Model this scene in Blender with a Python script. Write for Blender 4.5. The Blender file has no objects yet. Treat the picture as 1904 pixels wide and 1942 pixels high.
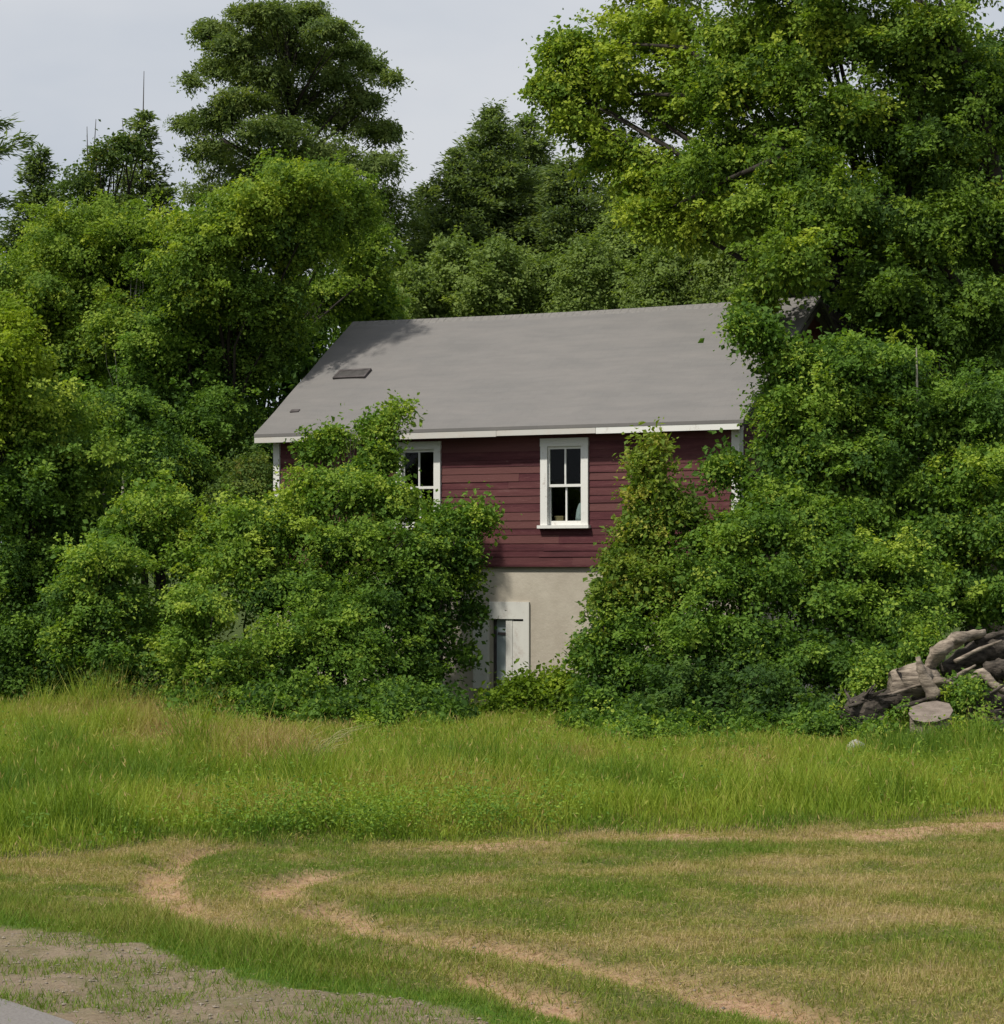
import bpy, math, random
import numpy as np
from mathutils import Vector
SC = bpy.context.scene
COL = SC.collection
# ------------------------------------------------------------------ camera, sky, sun, exposure
HCAM, F, CX, YH = 2.25, 4854.7, 952.0, 1071.9          # camera height; focal length and horizon in 1904x1942 px
cd = bpy.data.cameras.new("camera"); cam = bpy.data.objects.new("camera", cd); COL.objects.link(cam)
cam.location = (0, 0, HCAM); cam.rotation_euler = (math.radians(90), 0, 0)
cd.sensor_fit = 'HORIZONTAL'; cd.sensor_width = 36; cd.lens = 36 * F / 1904
cd.shift_y = (YH - 971) / 1904; cd.clip_start = .1; cd.clip_end = 3000
SC.camera = cam
SUN_AZ, SUN_EL = math.radians(218), math.radians(54)   # azimuth counter-clockwise from +X
sdir = Vector((math.cos(SUN_AZ) * math.cos(SUN_EL), math.sin(SUN_AZ) * math.cos(SUN_EL), math.sin(SUN_EL)))
w = bpy.data.worlds.new("World"); SC.world = w; w.use_nodes = True
nt = w.node_tree; nt.nodes.clear()
o_ = nt.nodes.new('ShaderNodeOutputWorld'); bg = nt.nodes.new('ShaderNodeBackground')
sky = nt.nodes.new('ShaderNodeTexSky'); sky.sky_type = 'NISHITA'; sky.sun_disc = False
sky.sun_elevation = SUN_EL; sky.sun_rotation = math.atan2(sdir.x, sdir.y); sky.air_density = 1.2; sky.dust_density = 2.5
cl = nt.nodes.new('ShaderNodeTexNoise'); cl.inputs['Scale'].default_value = 3.5; cl.inputs['Detail'].default_value = 5
tc = nt.nodes.new('ShaderNodeTexCoord'); mp = nt.nodes.new('ShaderNodeMapping'); mp.inputs['Scale'].default_value = (1, 1, 2.5)
nt.links.new(tc.outputs['Generated'], mp.inputs['Vector']); nt.links.new(mp.outputs['Vector'], cl.inputs['Vector'])
cr = nt.nodes.new('ShaderNodeValToRGB'); cr.color_ramp.elements[0].position = .38; cr.color_ramp.elements[1].position = .62
cr.color_ramp.elements[0].color = (4.1, 4.5, 5.15, 1); cr.color_ramp.elements[1].color = (5.5, 5.65, 5.95, 1)
nt.links.new(cl.outputs['Fac'], cr.inputs['Fac'])
mx = nt.nodes.new('ShaderNodeMix'); mx.data_type = 'RGBA'; mx.inputs['Factor'].default_value = .92     # thin high cloud over the blue
nt.links.new(sky.outputs['Color'], mx.inputs['A']); nt.links.new(cr.outputs['Color'], mx.inputs['B'])
nt.links.new(mx.outputs['Result'], bg.inputs['Color']); bg.inputs['Strength'].default_value = .1
nt.links.new(bg.outputs['Background'], o_.inputs['Surface'])
sl = bpy.data.lights.new("sun", 'SUN'); sl.energy = 3.6; sl.angle = math.radians(2.0); sl.color = (1, .94, .84)
so = bpy.data.objects.new("sun", sl); COL.objects.link(so); so.location = (-20, 0, 30)
so.rotation_euler = sdir.to_track_quat('Z', 'Y').to_euler()
vs = SC.view_settings; vs.view_transform = 'Standard'; vs.look = 'None'; vs.exposure = 0.3; vs.gamma = 1
SC.cycles.max_bounces = 6; SC.cycles.diffuse_bounces = 3; SC.cycles.glossy_bounces = 2; SC.cycles.transmission_bounces = 4
SC.cycles.transparent_max_bounces = 6; SC.cycles.use_denoising = True

# ------------------------------------------------------------------ helpers
RG = np.random.default_rng(7)
def at(px, py, Y): return np.array([(px - CX) / F * Y, Y, HCAM + (YH - py) / F * Y])
def gnd(px, py): Y = F * HCAM / (py - YH); return np.array([(px - CX) / F * Y, Y])
def tag(o, label=None, cat=None, group=None, kind=None):
    for k, v in (('label', label), ('category', cat), ('group', group), ('kind', kind)):
        if v: o[k] = v
    return o
def empty(name, loc=(0, 0, 0)):
    o = bpy.data.objects.new(name, None); COL.objects.link(o); o.location = loc; o.empty_display_size = .2
    return o
def link(name, me, mat, parent=None):
    o = bpy.data.objects.new(name, me); COL.objects.link(o)
    if mat: me.materials.append(mat)
    if parent:
        o.parent = parent; o.matrix_parent_inverse = parent.matrix_basis.inverted()
    return o
def np_mesh(name, V, Fq, smooth=False, attrs=None):
    """V (n,3); Fq (m,4) or (m,3) ints; attrs {name: (domain, array)}"""
    V = np.asarray(V, np.float32); Fq = np.asarray(Fq, np.int32); k = Fq.shape[1]
    me = bpy.data.meshes.new(name)
    me.vertices.add(len(V)); me.vertices.foreach_set('co', V.ravel())
    me.loops.add(Fq.size); me.loops.foreach_set('vertex_index', Fq.ravel())
    me.polygons.add(len(Fq)); me.polygons.foreach_set('loop_start', np.arange(0, Fq.size, k, dtype=np.int32))
    me.polygons.foreach_set('use_smooth', np.full(len(Fq), smooth))
    me.update(calc_edges=True)
    for n, (dom, a) in (attrs or {}).items():
        at_ = me.attributes.new(n, 'FLOAT', dom); at_.data.foreach_set('value', np.asarray(a, np.float32))
    return me
class MB:
    """small mesh builder"""
    def __init__(s): s.v = []; s.f = []
    def add(s, V, Fs):
        b = len(s.v); s.v += [tuple(p) for p in V]; s.f += [tuple(i + b for i in f) for f in Fs]; return s
    def box(s, lo, hi, fr=None):
        V = [(x, y, z) for x in (lo[0], hi[0]) for y in (lo[1], hi[1]) for z in (lo[2], hi[2])]
        if fr: V = [fr(*p) for p in V]
        return s.add(V, [(0, 1, 3, 2), (4, 6, 7, 5), (0, 4, 5, 1), (2, 3, 7, 6), (0, 2, 6, 4), (1, 5, 7, 3)])
    def tube(s, pts, rad, n=7, rough=0, rng=None, squash=1):
        pts = [np.array(p, float) for p in pts]; N = len(pts); V = []; up = np.array([.13, .2, 1.])
        for i, p in enumerate(pts):
            t = pts[min(i + 1, N - 1)] - pts[max(i - 1, 0)]; t /= np.linalg.norm(t) + 1e-9
            a = np.cross(t, up if abs(t[2]) < .9 else np.array([1., 0, 0])); a /= np.linalg.norm(a) + 1e-9; b = np.cross(t, a)
            for k in range(n):
                th = 2 * math.pi * k / n; r = rad[i] * (1 + (rng.uniform(-rough, rough) if rough else 0))
                V.append(p + a * r * math.cos(th) + b * r * squash * math.sin(th))
        Fs = [(i * n + k, i * n + (k + 1) % n, (i + 1) * n + (k + 1) % n, (i + 1) * n + k) for i in range(N - 1) for k in range(n)]
        Fs += [tuple(range(n - 1, -1, -1)), tuple((N - 1) * n + k for k in range(n))]
        return s.add(V, Fs)
    def build(s, name, mat, parent=None, smooth=False):
        me = bpy.data.meshes.new(name); me.from_pydata([tuple(map(float, p)) for p in s.v], [], s.f); me.update()
        if smooth: me.polygons.foreach_set('use_smooth', np.full(len(me.polygons), True))
        return link(name, me, mat, parent)
def vnoise(x, y, scale, seed=0, oct=3):
    r = np.random.default_rng(seed); out = 0; amp = 1; tot = 0
    for o in range(oct):
        G = r.random((257, 257)); u = (x * scale * 2 ** o + 1000.3) % 256; v = (y * scale * 2 ** o + 1000.7) % 256
        i = u.astype(int); j = v.astype(int); a = u - i; b = v - j; a = a * a * (3 - 2 * a); b = b * b * (3 - 2 * b)
        out = out + amp * ((G[i, j] * (1 - a) + G[i + 1, j] * a) * (1 - b) + (G[i, j + 1] * (1 - a) + G[i + 1, j + 1] * a) * b)
        tot += amp; amp *= .5
    return out / tot
def smooth(a, b, x): t = np.clip((x - a) / (b - a), 0, 1); return t * t * (3 - 2 * t)

# ------------------------------------------------------------------ materials
def mat(name):
    m = bpy.data.materials.new(name); m.use_nodes = True; n = m.node_tree; b = n.nodes['Principled BSDF']
    return m, n, b
def N(n, t, **kw):
    x = n.nodes.new(t)
    for k, v in kw.items():
        if k.startswith('i_'): x.inputs[k[2:].replace('_', ' ')].default_value = v
        else: setattr(x, k, v)
    return x
def ramp(n, fac, stops):
    r = n.nodes.new('ShaderNodeValToRGB'); e = r.color_ramp.elements
    while len(e) < len(stops): e.new(.5)
    for el, (p, c) in zip(e, stops): el.position = p; el.color = (*c, 1) if len(c) == 3 else c
    n.links.new(fac, r.inputs['Fac']); return r.outputs['Color']
def mixc(n, fac, a, b, mode='MIX'):
    x = N(n, 'ShaderNodeMix', data_type='RGBA', blend_type=mode)
    for s, v in (('Factor', fac), ('A', a), ('B', b)):
        if hasattr(v, 'links') or isinstance(v, bpy.types.NodeSocket): n.links.new(v, x.inputs[s])
        else: x.inputs[s].default_value = v if s == 'Factor' else (*v, 1)
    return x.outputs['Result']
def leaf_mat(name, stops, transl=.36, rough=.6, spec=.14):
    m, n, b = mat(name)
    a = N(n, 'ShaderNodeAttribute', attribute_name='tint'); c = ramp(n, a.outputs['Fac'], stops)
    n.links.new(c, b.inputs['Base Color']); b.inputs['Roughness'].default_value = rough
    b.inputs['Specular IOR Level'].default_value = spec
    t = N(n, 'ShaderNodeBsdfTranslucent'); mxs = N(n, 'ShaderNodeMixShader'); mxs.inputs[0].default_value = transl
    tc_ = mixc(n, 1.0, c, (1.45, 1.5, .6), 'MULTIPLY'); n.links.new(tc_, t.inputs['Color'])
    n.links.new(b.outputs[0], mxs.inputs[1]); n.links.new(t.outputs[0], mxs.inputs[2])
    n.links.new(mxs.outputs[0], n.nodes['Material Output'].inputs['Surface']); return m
def simple(name, c1, c2, scale=4, rough=.8, bump=.3, stretch=(1, 1, 1), detail=6, spec=.3, bscale=None):
    m, n, b = mat(name)
    t = N(n, 'ShaderNodeTexCoord'); mpg = N(n, 'ShaderNodeMapping'); mpg.inputs['Scale'].default_value = stretch
    n.links.new(t.outputs['Object'], mpg.inputs['Vector'])
    z = N(n, 'ShaderNodeTexNoise', i_Scale=scale, i_Detail=detail, i_Roughness=.65); n.links.new(mpg.outputs[0], z.inputs['Vector'])
    n.links.new(ramp(n, z.outputs['Fac'], [(.3, c1), (.7, c2)]), b.inputs['Base Color'])
    b.inputs['Roughness'].default_value = rough; b.inputs['Specular IOR Level'].default_value = spec
    if bump:
        z2 = N(n, 'ShaderNodeTexNoise', i_Scale=bscale or scale * 4, i_Detail=8, i_Roughness=.7); n.links.new(mpg.outputs[0], z2.inputs['Vector'])
        bp = N(n, 'ShaderNodeBump', i_Strength=bump, i_Distance=.02); n.links.new(z2.outputs['Fac'], bp.inputs['Height'])
        n.links.new(bp.outputs[0], b.inputs['Normal'])
    return m
M = {}
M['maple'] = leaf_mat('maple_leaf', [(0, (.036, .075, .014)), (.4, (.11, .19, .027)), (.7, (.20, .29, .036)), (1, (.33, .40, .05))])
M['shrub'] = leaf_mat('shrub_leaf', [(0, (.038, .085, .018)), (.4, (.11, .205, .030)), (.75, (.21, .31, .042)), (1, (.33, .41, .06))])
M['dull'] = leaf_mat('dull_leaf', [(0, (.045, .08, .020)), (.5, (.10, .16, .035)), (.85, (.18, .22, .045)), (1, (.26, .23, .07))])
M['yellow'] = leaf_mat('yellow_leaf', [(0, (.06, .11, .012)), (.5, (.14, .22, .015)), (1, (.27, .35, .03))])
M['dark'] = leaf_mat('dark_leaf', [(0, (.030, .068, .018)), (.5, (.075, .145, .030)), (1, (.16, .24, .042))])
M['far'] = leaf_mat('far_leaf', [(0, (.09, .14, .04)), (.5, (.165, .235, .06)), (1, (.26, .33, .085))])
M['olive'] = leaf_mat('olive_leaf', [(0, (.05, .095, .016)), (.4, (.11, .18, .026)), (.8, (.22, .28, .04)), (1, (.32, .32, .06))])
M['pine'] = leaf_mat('pine_needle', [(0, (.05, .09, .03)), (.5, (.125, .18, .05)), (1, (.22, .27, .07))], .36, .55)
M['cedar'] = leaf_mat('cedar_needle', [(0, (.065, .105, .042)), (.5, (.13, .185, .065)), (1, (.22, .27, .085))], .38, .6)  # lightened and greyed, stands in for haze over the background conifers
M['tall_grass'] = leaf_mat('tall_grass_blade', [(0, (.075, .15, .018)), (.35, (.165, .245, .026)), (.6, (.26, .325, .040)), (.8, (.30, .28, .07)), (1, (.35, .25, .12))], .3, .6)
M['short_grass'] = leaf_mat('short_grass_blade', [(0, (.10, .185, .02)), (.3, (.17, .215, .035)), (.55, (.25, .24, .065)), (.8, (.38, .30, .14)), (1, (.48, .36, .22))], .25, .7)
M['bark'] = simple('bark', (.014, .012, .009), (.05, .042, .034), 6, .9, .8, (1, 1, .2))
M['twig'] = simple('twig_bark', (.04, .03, .02), (.10, .08, .06), 12, .9, .3)
M['pale_bark'] = simple('pale_bark', (.22, .20, .16), (.42, .40, .34), 9, .8, .4, (1, 1, .4))

# ------------------------------------------------------------------ ground masks
EDGE = [gnd(*p) for p in ((-700, 1690), (-300, 1722), (0, 1756), (265, 1790), (450, 1856), (625, 1876), (850, 1908), (951, 1931), (1200, 1985), (1600, 2080), (2400, 2300))]
RUTA = [gnd(*p) for p in ((520, 1608), (400, 1612), (310, 1640), (300, 1680), (345, 1722), (480, 1768), (640, 1803), (800, 1826), (900, 1848), (1010, 1880), (1150, 1925), (1400, 2010), (1800, 2140))]
RUTB = [gnd(*p) for p in ((620, 1650), (520, 1680), (560, 1712), (650, 1740), (740, 1778), (850, 1792), (960, 1802), (1100, 1826), (1250, 1858), (1400, 1888), (1500, 1910), (1620, 1945), (1900, 2030))]
LIPC = [gnd(*p) for p in ((880, 1606), (1000, 1598), (1200, 1590), (1400, 1588), (1500, 1590), (1650, 1586), (1800, 1574), (1950, 1566), (2300, 1550))]
EDGE2 = [gnd(*p) for p in ((-900, 1640), (-200, 1640), (0, 1632), (140, 1625), (300, 1600), (560, 1604), (700, 1606), (900, 1596), (1100, 1580), (1300, 1578), (1500, 1576), (1700, 1566), (1904, 1552), (2600, 1530))]
def dist_poly(x, y, P):
    d = np.full(x.shape, 1e9)
    for a, b in zip(P[:-1], P[1:]):
        ab = b - a; t = np.clip(((x - a[0]) * ab[0] + (y - a[1]) * ab[1]) / (ab @ ab), 0, 1)
        d = np.minimum(d, np.hypot(x - a[0] - t * ab[0], y - a[1] - t * ab[1]))
    return d
def interp_y(x, P):
    P = sorted([tuple(p) for p in P]); return np.interp(x, [p[0] for p in P], [p[1] for p in P])
def masks(x, y):
    wob = (vnoise(x, y, 1.7, 3) - .5) * .5 + (vnoise(x, y, 6, 4) - .5) * .2
    ey = interp_y(x, EDGE); sh = smooth(.06, -.10, (y - ey) + wob * .7)                 # gravel shoulder
    gy = interp_y(x, EDGE2); tall = smooth(-.15, .25, (y - gy) + wob * .9)              # tall grass begins
    rut = np.maximum(smooth(.30, .10, dist_poly(x, y, RUTA) + np.abs(wob) * .6), smooth(.36, .12, dist_poly(x, y, RUTB) + np.abs(wob) * .6))
    rut = rut * smooth(.12, .38, vnoise(x * .7, y, 2.4, 31)) * (.72 + .28 * smooth(.3, .5, vnoise(x, y, 7, 32)))
    lip = smooth(.5, .1, dist_poly(x, y, LIPC) + wob) * .85
    d = y - ey + wob * .5
    straw = .33 + 1.9 * (vnoise(x * .7, y * .8, 1.0, 11, 4) - .5) + 1.1 * (vnoise(x * .7, y, 3.0, 12, 3) - .5) + .12 * smooth(-1, 4, x)
    band = smooth(.12, .35, d) * smooth(1.75, 1.2, d)
    fringe = smooth(-.15, .02, d) * smooth(.55, .25, d) * smooth(.30, .5, vnoise(x, y, 1.1, 13) + .15 * smooth(0, -3, x))
    straw = np.clip(straw, 0, 1) * (1 - .75 * band) * (1 - fringe) * (1 - sh)
    return dict(sh=sh, tall=tall, band=band * (1 - sh), rut=rut * (1 - sh), lip=lip * (1 - sh) * (1 - tall * .7), straw=straw, fringe=fringe)
def gz(x, y):
    m = masks(x, y)
    near = smooth(60, 30, np.abs(y - 20)) * smooth(30, 12, np.abs(x))
    h = (vnoise(x, y, .6, 21) - .5) * .10 + (vnoise(x, y, 3.2, 22, 4) - .5) * .07
    lipb = (vnoise(x, y, 2.2, 23) - .35) * .12 * m['lip']
    return (h * (1 - .45 * m['sh']) - .085 * m['rut'] + .05 * (vnoise(x, y, 6, 24, 3) - .5) * np.maximum(m['sh'], m['rut']) + lipb + .03 * m['tall']) * near

xs = np.concatenate([-np.geomspace(900, 9, 26), np.arange(-8.6, 8.6, .045), np.geomspace(9, 900, 26)])
ys = np.concatenate([[-300, -100, -40, -20, -8, 0, 5, 9], np.arange(11.2, 26, .04), np.arange(26, 60, .5), np.geomspace(61, 2600, 24)])
XX, YY = np.meshgrid(xs, ys); x1, y1 = XX.ravel(), YY.ravel(); mk = masks(x1, y1)
nx, ny = len(xs), len(ys); ii = (np.arange(ny - 1)[:, None] * nx + np.arange(nx - 1)[None]).ravel()
gm = np_mesh('ground', np.c_[x1, y1, gz(x1, y1)], np.c_[ii, ii + 1, ii + nx + 1, ii + nx], True,
             {k: ('POINT', mk[k]) for k in ('sh', 'tall', 'rut', 'lip', 'straw', 'fringe')})
m, n, b = mat('ground_soil')
tco = N(n, 'ShaderNodeTexCoord'); P_ = tco.outputs['Object']
def noi(sc, det=6, ro=.65):
    z = N(n, 'ShaderNodeTexNoise', i_Scale=sc, i_Detail=det, i_Roughness=ro); n.links.new(P_, z.inputs['Vector']); return z.outputs['Fac']
def atr(k): return N(n, 'ShaderNodeAttribute', attribute_name=k).outputs['Fac']
def jit(f, sc=18, k=.9):      # ragged mask edge
    a = N(n, 'ShaderNodeMath', operation='MULTIPLY_ADD'); n.links.new(noi(sc, 8, .75), a.inputs[0]); a.inputs[1].default_value = k; a.inputs[2].default_value = -.5 * k
    s = N(n, 'ShaderNodeMath', operation='ADD', use_clamp=True); n.links.new(f, s.inputs[0]); n.links.new(a.outputs[0], s.inputs[1]); return s.outputs[0]
green = ramp(n, noi(14), [(.3, (.07, .09, .02)), (.7, (.15, .165, .045))])
tan = ramp(n, noi(30), [(.3, (.20, .155, .07)), (.7, (.38, .29, .15))])
soil = ramp(n, noi(22), [(.28, (.20, .11, .065)), (.5, (.48, .30, .185)), (.75, (.60, .43, .30))])
grav = ramp(n, noi(45, 10, .8), [(.25, (.15, .11, .075)), (.5, (.30, .235, .165)), (.75, (.42, .345, .26))])
grav = mixc(n, ramp(n, noi(2.6, 8, .75), [(.42, (0, 0, 0)), (.62, (.75, .75, .75))]), grav, mixc(n, .35, green, grav)); grav = mixc(n, ramp(n, noi(5.5, 6, .7), [(.5, (0, 0, 0)), (.7, (.6, .6, .6))]), grav, (.20, .135, .095))
c = mixc(n, jit(atr('straw')), green, tan); c = mixc(n, jit(atr('fringe'), 20, .6), c, (.07, .15, .015))
c = mixc(n, jit(atr('lip')), c, soil); c = mixc(n, jit(atr('rut')), c, soil)
c = mixc(n, atr('tall'), c, (.05, .075, .015)); c = mixc(n, jit(atr('sh'), 12, .5), c, grav)
n.links.new(c, b.inputs['Base Color']); b.inputs['Roughness'].default_value = .95; b.inputs['Specular IOR Level'].default_value = .1
bp = N(n, 'ShaderNodeBump', i_Strength=.9, i_Distance=.03); n.links.new(noi(38, 10, .8), bp.inputs['Height']); n.links.new(bp.outputs[0], b.inputs['Normal'])
tag(link('ground', gm, m), kind='structure')
# road: asphalt sheet the camera stands on
ra, rb = gnd(-10, 1899), gnd(92, 1942); d = (rb - ra) / np.linalg.norm(rb - ra); side = np.array([d[1], -d[0]])
if side @ np.array([-1, -1]) < 0: side = -side
M['asphalt'] = simple('asphalt', (.15, .135, .125), (.25, .235, .22), 60, .9, .5, detail=10)
nseg = 160; V = []; Fs = []
for i in range(nseg + 1):
    p = ra + d * (-45 + 75 * i / nseg); j = float(vnoise(p[0:1], p[1:2], 2.0, 41)[0] - .5) * .25
    for q in (p + side * (-j), p + side * 6.5): V.append((q[0], q[1], .035))
for i in range(nseg): Fs.append((2 * i, 2 * i + 1, 2 * i + 3, 2 * i + 2))
r_ = MB(); r_.add(V, Fs); r_.add([(x, y, -.08) for x, y, z in V], [tuple(reversed(f)) for f in Fs])
tag(r_.build('road', M['asphalt']), kind='structure')

# ------------------------------------------------------------------ house
TH = .51; U = np.array([math.cos(TH), -math.sin(TH)]); NB = np.array([math.sin(TH), math.cos(TH)])
E0 = np.array([-4.086, 42.359]); LE = 8.707; OV = .28; D0 = 3.0
ZE, ZR, ZB = 2.135 + HCAM, 4.225 + HCAM, .005 + HCAM        # eave, ridge, foot of the red siding
W0 = E0 + NB * OV + U * .24                                  # front-left wall corner
WL = LE - .24 - .12; WD = 2 * (D0 - OV)
def H(t, s, z): p = W0 + U * t + NB * s; return (p[0], p[1], z)          # s>0 into the house
def wall(px, py):
    k = (px - CX) / F; A = np.array([[U[0] - k * U[1]]]); t = (k * W0[1] - W0[0]) / (U[0] - k * U[1])
    Y = W0[1] + U[1] * t; return t, HCAM + (YH - py) / F * Y
house = empty('red_house', H(0, 0, 0)); tag(house, 'weathered red clapboard house with grey shingle roof on a tan plastered ground floor', 'house')
# materials
def clap_mat(name):
    m, n, b = mat(name); t = N(n, 'ShaderNodeTexCoord'); mp_ = N(n, 'ShaderNodeMapping'); mp_.inputs['Rotation'].default_value = (0, 0, TH); mp_.inputs['Scale'].default_value = (1, 1, 9)
    n.links.new(t.outputs['Object'], mp_.inputs['Vector'])
    z = N(n, 'ShaderNodeTexNoise', i_Scale=1.1, i_Detail=8, i_Roughness=.7); n.links.new(mp_.outputs[0], z.inputs['Vector'])
    z2 = N(n, 'ShaderNodeTexNoise', i_Scale=7, i_Detail=8, i_Roughness=.75); n.links.new(mp_.outputs[0], z2.inputs['Vector'])
    a = N(n, 'ShaderNodeAttribute', attribute_name='tint')
    c = ramp(n, z.outputs['Fac'], [(.25, (.036, .009, .012)), (.48, (.074, .019, .024)), (.62, (.105, .034, .037)), (.78, (.18, .10, .10))])
    c = mixc(n, ramp(n, a.outputs['Fac'], [(0, (0, 0, 0)), (1, (.7, .7, .7))]), c, (.135, .058, .052))
    c = mixc(n, ramp(n, z2.outputs['Fac'], [(.60, (0, 0, 0)), (.72, (.55, .55, .55))]), c, (.25, .15, .14))
    n.links.new(c, b.inputs['Base Color']); b.inputs['Roughness'].default_value = .75; b.inputs['Specular IOR Level'].default_value = .25
    bp = N(n, 'ShaderNodeBump', i_Strength=.35, i_Distance=.01); n.links.new(z2.outputs['Fac'], bp.inputs['Height']); n.links.new(bp.outputs[0], b.inputs['Normal'])
    return m
def paint_mat(name, wear=.5, base=(.74, .74, .70)):
    m, n, b = mat(name); t = N(n, 'ShaderNodeTexCoord'); mp_ = N(n, 'ShaderNodeMapping'); mp_.inputs['Rotation'].default_value = (0, 0, TH)
    n.links.new(t.outputs['Object'], mp_.inputs['Vector'])
    z = N(n, 'ShaderNodeTexNoise', i_Scale=5, i_Detail=9, i_Roughness=.75); n.links.new(mp_.outputs[0], z.inputs['Vector'])
    c = ramp(n, z.outputs['Fac'], [(.62 - .25 * wear, base), (.68 - .12 * wear, (.50, .47, .43)), (.82, (.27, .24, .21))])
    n.links.new(c, b.inputs['Base Color']); b.inputs['Roughness'].default_value = .6
    bp = N(n, 'ShaderNodeBump', i_Strength=.4, i_Distance=.006); n.links.new(z.outputs['Fac'], bp.inputs['Height']); n.links.new(bp.outputs[0], b.inputs['Normal'])
    return m
M['clap'] = clap_mat('red_clapboard'); M['white'] = paint_mat('white_trim', .2, (.68, .68, .65)); M['worn'] = paint_mat('worn_white_trim', .75, (.50, .49, .46))
M['door'] = paint_mat('weathered_door_paint', .35, (.60, .60, .56))
M['plaster'] = simple('plaster', (.36, .32, .26), (.50, .46, .385), 1.3, .9, .35, (1, 1, 1), 9, bscale=14)
M['inside'] = simple('dark_interior', (.006, .005, .004), (.012, .010, .009), 3, .95, 0, spec=.05)  # near-black base colour stands in for the darkness of the unlit room
M['darktrim'] = simple('dark_trim', (.04, .035, .035), (.09, .08, .08), 6, .8, .2)
M['card'] = simple('cardboard', (.35, .24, .13), (.45, .32, .18), 8, .8, .1)
M['cloth'] = simple('grey_cloth', (.35, .37, .42), (.55, .57, .6), 6, .9, .4)
# glass: real pane, reflective with partial transparency
m, n, b = mat('window_glass'); b.inputs['Base Color'].default_value = (.9, .95, .95, 1); b.inputs['Roughness'].default_value = .03
b.inputs['Transmission Weight'].default_value = 1; b.inputs['IOR'].default_value = 1.45
tr = N(n, 'ShaderNodeBsdfTransparent'); tr.inputs['Color'].default_value = (.75, .8, .78, 1); gl = N(n, 'ShaderNodeBsdfGlossy'); gl.inputs['Roughness'].default_value = .04
ms = N(n, 'ShaderNodeMixShader'); ms.inputs[0].default_value = .012
n.links.new(tr.outputs[0], ms.inputs[1]); n.links.new(gl.outputs[0], ms.inputs[2]); n.links.new(ms.outputs[0], n.nodes['Material Output'].inputs['Surface']); M['glass'] = m
# roof shingles
m, n, b = mat('roof_shingle'); uv = N(n, 'ShaderNodeUVMap'); uv.uv_map = 'UVMap'
bk = N(n, 'ShaderNodeTexBrick', i_Scale=1.0, i_Mortar_Size=.006, i_Mortar_Smooth=.3, i_Bias=-.1); bk.inputs['Brick Width'].default_value = .30; bk.inputs['Row Height'].default_value = .135
bk.inputs['Color1'].default_value = (.143, .139, .136, 1); bk.inputs['Color2'].default_value = (.158, .154, .150, 1); bk.inputs['Mortar'].default_value = (.135, .131, .128, 1)
n.links.new(uv.outputs[0], bk.inputs['Vector'])
z = N(n, 'ShaderNodeTexNoise', i_Scale=1.3, i_Detail=8, i_Roughness=.7); mp_ = N(n, 'ShaderNodeMapping'); mp_.inputs['Scale'].default_value = (.5, 2.2, 1); n.links.new(uv.outputs[0], mp_.inputs['Vector']); n.links.new(mp_.outputs[0], z.inputs['Vector'])
z3 = N(n, 'ShaderNodeTexNoise', i_Scale=60, i_Detail=4, i_Roughness=.8); n.links.new(uv.outputs[0], z3.inputs['Vector'])
c = mixc(n, ramp(n, z.outputs['Fac'], [(.38, (0, 0, 0)), (.66, (.8, .8, .8))]), bk.outputs['Color'], (.205, .192, .182))
c = mixc(n, .4, c, ramp(n, z3.outputs['Fac'], [(.3, (.125, .121, .119)), (.7, (.188, .182, .179))]))
n.links.new(c, b.inputs['Base Color']); b.inputs['Roughness'].default_value = .92; b.inputs['Specular IOR Level'].default_value = .2
bp = N(n, 'ShaderNodeBump', i_Strength=.3, i_Distance=.006); n.links.new(bk.outputs['Fac'], bp.inputs['Height']); bp.invert = True; n.links.new(bp.outputs[0], b.inputs['Normal'])
M['roof'] = m
# openings (outer edge of the casing) in wall coordinates
def opening(x0, y0, x1, y1):
    a, za = wall(x0, y0); b_, zb = wall(x1, y1); return [a, b_, zb, za]
win2 = opening(1027, 831, 1118, 1002); win2[2] = wall(1072, 1002)[1]; win2[3] = wall(1072, 831)[1]
win1 = opening(752, 838, 838, 1000); ww = win2[1] - win2[0]; hh = win2[3] - win2[2]; win1 = [win1[1] - ww, win1[1], win2[2] + .005, win2[3] + .005]
door = opening(931, 1141, 1004, 1300); door[2] = .12
CAS = .125
holes = [(w_[0] + CAS * .8, w_[1] - CAS * .8, w_[2] + .06, w_[3] - CAS * .9) for w_ in (win1, win2)]
dh = (door[0] + .02, door[1] - .08, 0.0, door[3] - .10)
def holed_wall(name, t0, t1, z0, z1, hs, s0, s1, mt, parent, frame=H):
    mb = MB(); ts = sorted({t0, t1} | {h[0] for h in hs} | {h[1] for h in hs}); zs = sorted({z0, z1} | {h[2] for h in hs} | {h[3] for h in hs})
    zs = [z for z in zs if z0 <= z <= z1]
    inh = lambda t, z: any(h[0] < t < h[1] and h[2] < z < h[3] for h in hs)
    for a, b2 in zip(ts[:-1], ts[1:]):
        for c0, c1 in zip(zs[:-1], zs[1:]):
            if inh((a + b2) / 2, (c0 + c1) / 2): continue
            mb.box((a, s0, c0), (b2, s1, c1), frame)
    return mb.build(name, mt, parent)
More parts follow.
